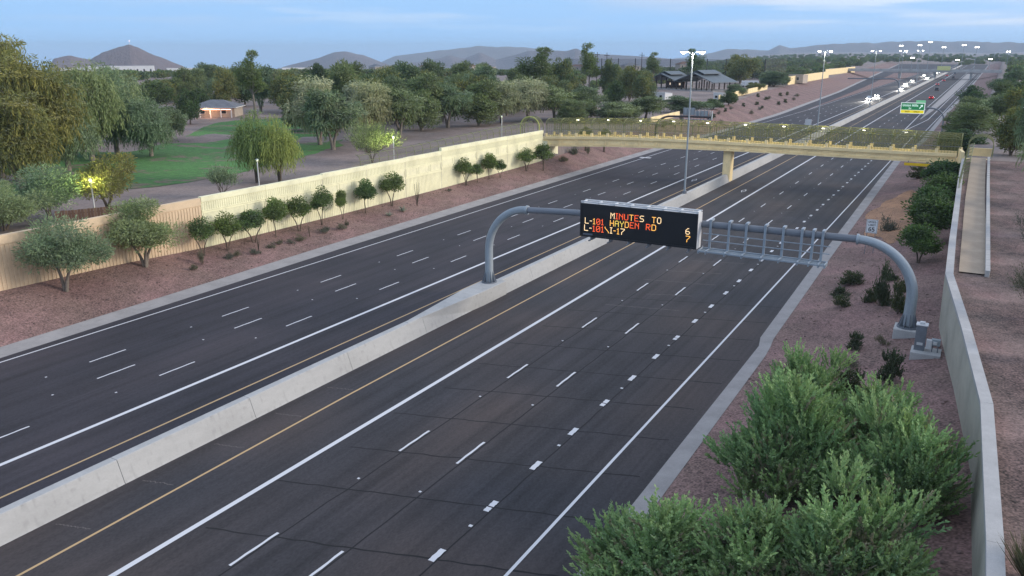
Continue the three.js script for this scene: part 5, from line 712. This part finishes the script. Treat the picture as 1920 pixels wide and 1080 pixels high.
// low desert shrubs on both verges
{
  const lo = [0, 1, 2].map(() => plumed({ R: 1, H: 0.9, n: 10, r: 0.42, sprigs: 16, len: 0.42, leaf: 0.15, W: 0.04, per: 7, cols: [[0.1, 0.11, 0.075], [0.12, 0.125, 0.09]], stems: 5, r0: 0.02, H0: -0.4 })), dk = [0, 1].map(() => plumed({ R: 1, H: 1.2, n: 12, r: 0.45, sprigs: 22, len: 0.4, leaf: 0.16, W: 0.06, per: 8, cols: [[0.055, 0.08, 0.03], [0.07, 0.09, 0.035]], stems: 5, r0: 0.025, H0: -0.55 }));
  [[-66.27, -53.71, 1.21, 0.81], [-65.6, -52.21, 0.54, 1.16], [-66.17, -57.11, 0.6, 1.44], [-66.25, -58.27, 0.5, 1.12], [-65.59, -60.22, 0.55, 1.48], [-66.16, -63.12, 0.5, 1.53], [-66.36, -64.53, 0.45, 1.19], [-65.72, -65.68, 0.45, 1.2], [-66.12, -67.39, 0.62, 1.83], [-66.1, -71.64, 0.7, 1.78], [-65.89, -74.44, 0.65, 1.69], [-66.67, -76.16, 0.67, 0.79], [-68.31, -101.54, 0.4, 0.96], [-67.6, -139.2, 0.95, 2.62], [-69, -146.5, 1.57, 2.53], [-67.5, -150, 1.6, 1.2]].forEach(([x, z, h, w], k) => tree('low_shrub', lo[k % 3], x, vergeL(x, z) - 0.03, z, w * 1.1, h * 1.15, `low grey shrub on the left gravel verge, ${ord[k]} going from the left towards the footbridge`, 'shrub', 'low shrubs on the left verge', M.bark));
  [[-8.4, -78.05, 1.0, 3.1, 'wide flat dark shrub below the gantry arm on the right verge'], [-5.21, -69.93, 3.0, 1.9, 'tallest narrow dark shrub left of the right gantry post'], [-3.62, -66.75, 2.2, 1.8, 'dark green shrub touching the right gantry post'], [-8.54, -73.67, 0.8, 1.9, 'olive shrub, upper of the pair nearest the road below the gantry'], [-8.07, -70.34, 0.75, 2.1, 'olive shrub, lower of the pair nearest the road below the gantry'], [-5.96, -71.0, 1.0, 1.7, 'dark shrub between the olive pair and the tall narrow shrub'], [-5.57, -58.64, 1.0, 1.6, 'small dark shrub on the gravel left of the equipment cabinets'], [-3.85, -59.17, 0.55, 1.3, 'tiny grey shrub nearest the equipment cabinets'], [-2.73, -51.53, 1.6, 2.1, 'round dark green shrub in front of the equipment cabinets'], [-5.31, -54.36, 0.6, 1.4, 'thin grey shrub above the bright bushes on the right verge'], [-4.69, -49.1, 1.4, 2.9, 'dark shrub just behind the bright bushes on the right verge'], [-7.99, -103.94, 1.6, 3.3, 'grey shrub right of the speed limit sign'], [-7.94, -150, 1.7, 3.8, 'dark shrub under the right end of the footbridge'], [-5.1, -78.1, 0.6, 1.5, 'small shrub right of the wide flat one below the gantry']].forEach(([x, z, h, w, label], k) => tree('low_shrub', /grey/.test(label) ? lo[k % 3] : dk[k % 2], x, vergeR(x, z) - 0.03, z, w * 1.05, h * 1.1, label, 'shrub', null, M.bark));
  for (let k = 0; k < 26; k++) { const z = rr(-190, -400), a = curbL(z), b = bankX(z), x = lerp(a, b, rr(0.2, 0.92)); tree('low_shrub', k % 2 ? dk[0] : lo[k % 3], x, vergeL(x, z) - 0.05, z, rr(1.6, 2.8), rr(0.8, 1.5), 'small dark shrub on the pink bank beyond the footbridge', 'shrub', 'shrubs dotted on the far pink bank', M.bark); }
  // agaves, twiggy stems and one ocotillo
  const agave = (x, z, w, label) => { const t = thing('agave_plant', label, 'plant', [x, vergeL(x, z), z]); const m = [std(C(0.2, 0.23, 0.17)), std(C(0.24, 0.26, 0.2))]; for (let k = 0; k < 22; k++) { const a = k * 2.4, l = w * rr(0.42, 0.58), e = rr(0.3, 1.15), g = new THREE.ConeGeometry(0.07, l, 5); g.scale(1.5, 1, 0.5); g.translate(0, l / 2, 0); g.rotateX(Math.PI / 2 - e); g.rotateY(a); mesh('leaf', g, m[k % 2], t); } };
  agave(-66.08, -83.93, 1.6, 'pale agave on the left verge, left of two'); agave(-66.34, -87.19, 2.0, 'larger pale agave on the left verge, right of two');
  for (const [x, z, h, n, label] of [[-66.68, -90.96, 3.35, 9, 'tall thin ocotillo stems in front of the cream wall'], [-66.15, -61.16, 1.5, 7, 'bare twiggy plant before the third small tree'], [-66.32, -69.26, 1.4, 6, 'bare twiggy plant before the fifth small tree'], [-66.3, -53.9, 1.2, 5, 'bare twiggy plant before the first small tree'], [-6.1, -117, 2.6, 12, 'bare brown twiggy bush beside the leafy trees on the right']]) { const y = ground(x, z), t = thing('twiggy_plant', label, 'plant', [x, y, z]); for (let k = 0; k < n; k++) { const a = rr(0, 6.28), l = rr(0.12, 0.3) * (x > -20 ? 2.5 : 1); mesh('stem', tube([[0, -0.1, 0], [Math.cos(a) * l * h * 0.35, h * 0.5, Math.sin(a) * l * h * 0.35], [Math.cos(a) * l * h * 0.55, h * rr(0.8, 1), Math.sin(a) * l * h * 0.55]], [0.035, 0.012], 5, 5), M.bark, t); } }
  for (const [x, z, label] of [[-69.0, -152, 'short bare palm trunk beyond the bridge on the left verge'], [-67.2, -157.3, 'second short trunk with a small crown beyond the bridge on the left verge']]) { const t = thing('bank_tree', label, 'tree', [x, vergeL(x, z), z]); mesh('trunk', tube([[0, -0.2, 0], [0.1, 3.2, 0]], [0.22, 0.16], 3, 8), M.bark, t); const o = mesh('crown', woods[2].crown, M.leaf, t); o.scale.set(0.35, 0.3, 0.35); o.position.y = 1.8; }
}
// the big feathery bushes near the camera
{
  const kinds = [0, 1, 2].map((k) => plumed({ R: 3, H: 4.4, n: 62, r: 0.9, sprigs: 26, len: 1.15, leaf: 0.23, W: 0.085, per: 32, spread: 0.58, cols: GR.fresh, stems: 7, r0: 0.06, H0: -0.9 }));
  [[-6.3, -44.58, 4.2, 4.6, 'rearmost bright green feathery bush beside the gutter'], [-5.5, -36.6, 4.8, 6.0, 'large bright green feathery bush nearest the road'], [-2.4, -41, 3.6, 4.6, 'feathery green bush in the middle of the near clump, towards the cabinets'], [-0.9, -35.2, 4.4, 4.8, 'bright green feathery bush against the retaining wall'], [-8.9, -26.8, 3.5, 5.8, 'feathery green bush at the bottom edge beside the gutter'], [-5.2, -27.6, 3.7, 5.4, 'feathery green bush at the bottom edge between two others'], [-1.9, -28.4, 4.2, 5.2, 'feathery green bush at the bottom edge near the retaining wall']].forEach(([x, z, h, w, label], k) => tree('feathery_bush', kinds[k % 3], x, vergeR(x, z) - 0.1, z, w * 1.22, h * 1.0, label, 'bush', 'bright feathery bushes on the near verge', M.bark));
  const gy = plumed({ R: 2, H: 3.6, n: 26, r: 0.8, sprigs: 34, len: 0.7, leaf: 0.16, W: 0.04, per: 9, cols: [[0.13, 0.13, 0.095], [0.15, 0.15, 0.11], [0.1, 0.105, 0.075]], stems: 6, r0: 0.05, H0: 0.2 });
  [[4.3, -56, 4.0, 4.2, 'grey-brown shrub right of the path end'], [5.6, -65, 6, 4.4, 'tall grey shrub at the right edge behind the path end'], [5.2, -48.5, 2.6, 3, 'low grey shrub at the right edge beside the wall'], [4.9, -75, 4.5, 3.6, 'grey shrub at the right edge beside the footpath']].forEach(([x, z, h, w, label]) => tree('desert_shrub', gy, x, ground(x, z) - 0.08, z, w, h, label, 'shrub', null, M.bark));
  const t = thing('ornamental_grass', 'clump of tall brown-green grass behind the wall, bottom right corner', 'plant', [3.6, 6, -26.2]); const b = new Blades([[0.11, 0.1, 0.035], [0.14, 0.11, 0.045], [0.07, 0.09, 0.025]], 0.2); for (let k = 0; k < 1500; k++) { const a = rr(0, 6.28), l = rr(0.7, 1.9); b.blade(Math.cos(a) * rr(0, 0.5), 0, Math.sin(a) * rr(0, 0.5), Math.cos(a) * rr(0.1, 0.8), 1, Math.sin(a) * rr(0.1, 0.8), l, 0.035, b.twig()); } mesh('blades', b.geo(), M.leaf, t);
}
// far woods, one mass to the eye
{
  const g = broadleaf({ R: 5, H0: -0.5, H: 9, n: 18, r: 2.2, per: 60, L: 1.5, W: 0.8, cols: [...GR.mid, ...GR.dark, ...GR.olive], stems: 1, r0: 0.3 }).crown;
  function wood(label, n, place) { const o = new THREE.InstancedMesh(g, M.leaf, n), m = new THREE.Matrix4(), q = new THREE.Quaternion(), c = new THREE.Color(); for (let k = 0; k < n; k++) { const [x, z, s] = place(k), y = x < -40 ? upL(x, z) : x > -10 ? upR(x, z) : 0; q.setFromAxisAngle(V(0, 1, 0), rr(0, 6.28)); m.compose(V(x, y - 0.5, z), q, V(s * rr(0.9, 1.4), s * rr(0.7, 1.1), s * rr(0.9, 1.4))); o.setMatrixAt(k, m); const v = rr(0.75, 1.25); o.setColorAt(k, c.setRGB(v * rr(0.9, 1.1), v, v * rr(0.85, 1.1))); } o.name = numbered('far_woods'); o.castShadow = o.receiveShadow = true; scene.add(o); tag(o, label, 'trees', null, 'stuff'); }
  const pol = (a0, a1, d0, d1) => { const a = rr(a0, a1) * Math.PI / 180, d = lerp(d0, d1, Math.pow(rnd(), 0.8)); return [-Math.sin(a) * d, -Math.cos(a) * d]; };
  wood('distant belt of dark trees below the hills on the left', 1500, () => { let p; do p = pol(17, 66, 330, 1250); while (p[0] > -100 - (-p[1]) * 0.12); return [...p, rr(0.45, 0.85)]; });
  wood('distant belt of dark trees on the right of the skyline', 1700, (k) => { let p; do p = k < 900 ? pol(-14, 17, 520, 1700) : pol(-16, 17, 1300, 3300); while (p[1] > -1420 && p[0] > bankX(p[1]) - 14 && p[0] < bankRX(p[1]) + 8 || p[0] < -112 && p[0] > -250 && p[1] > -500); return [...p, rr(0.55, 1.0)]; });
}
renderer.render(scene, camera);
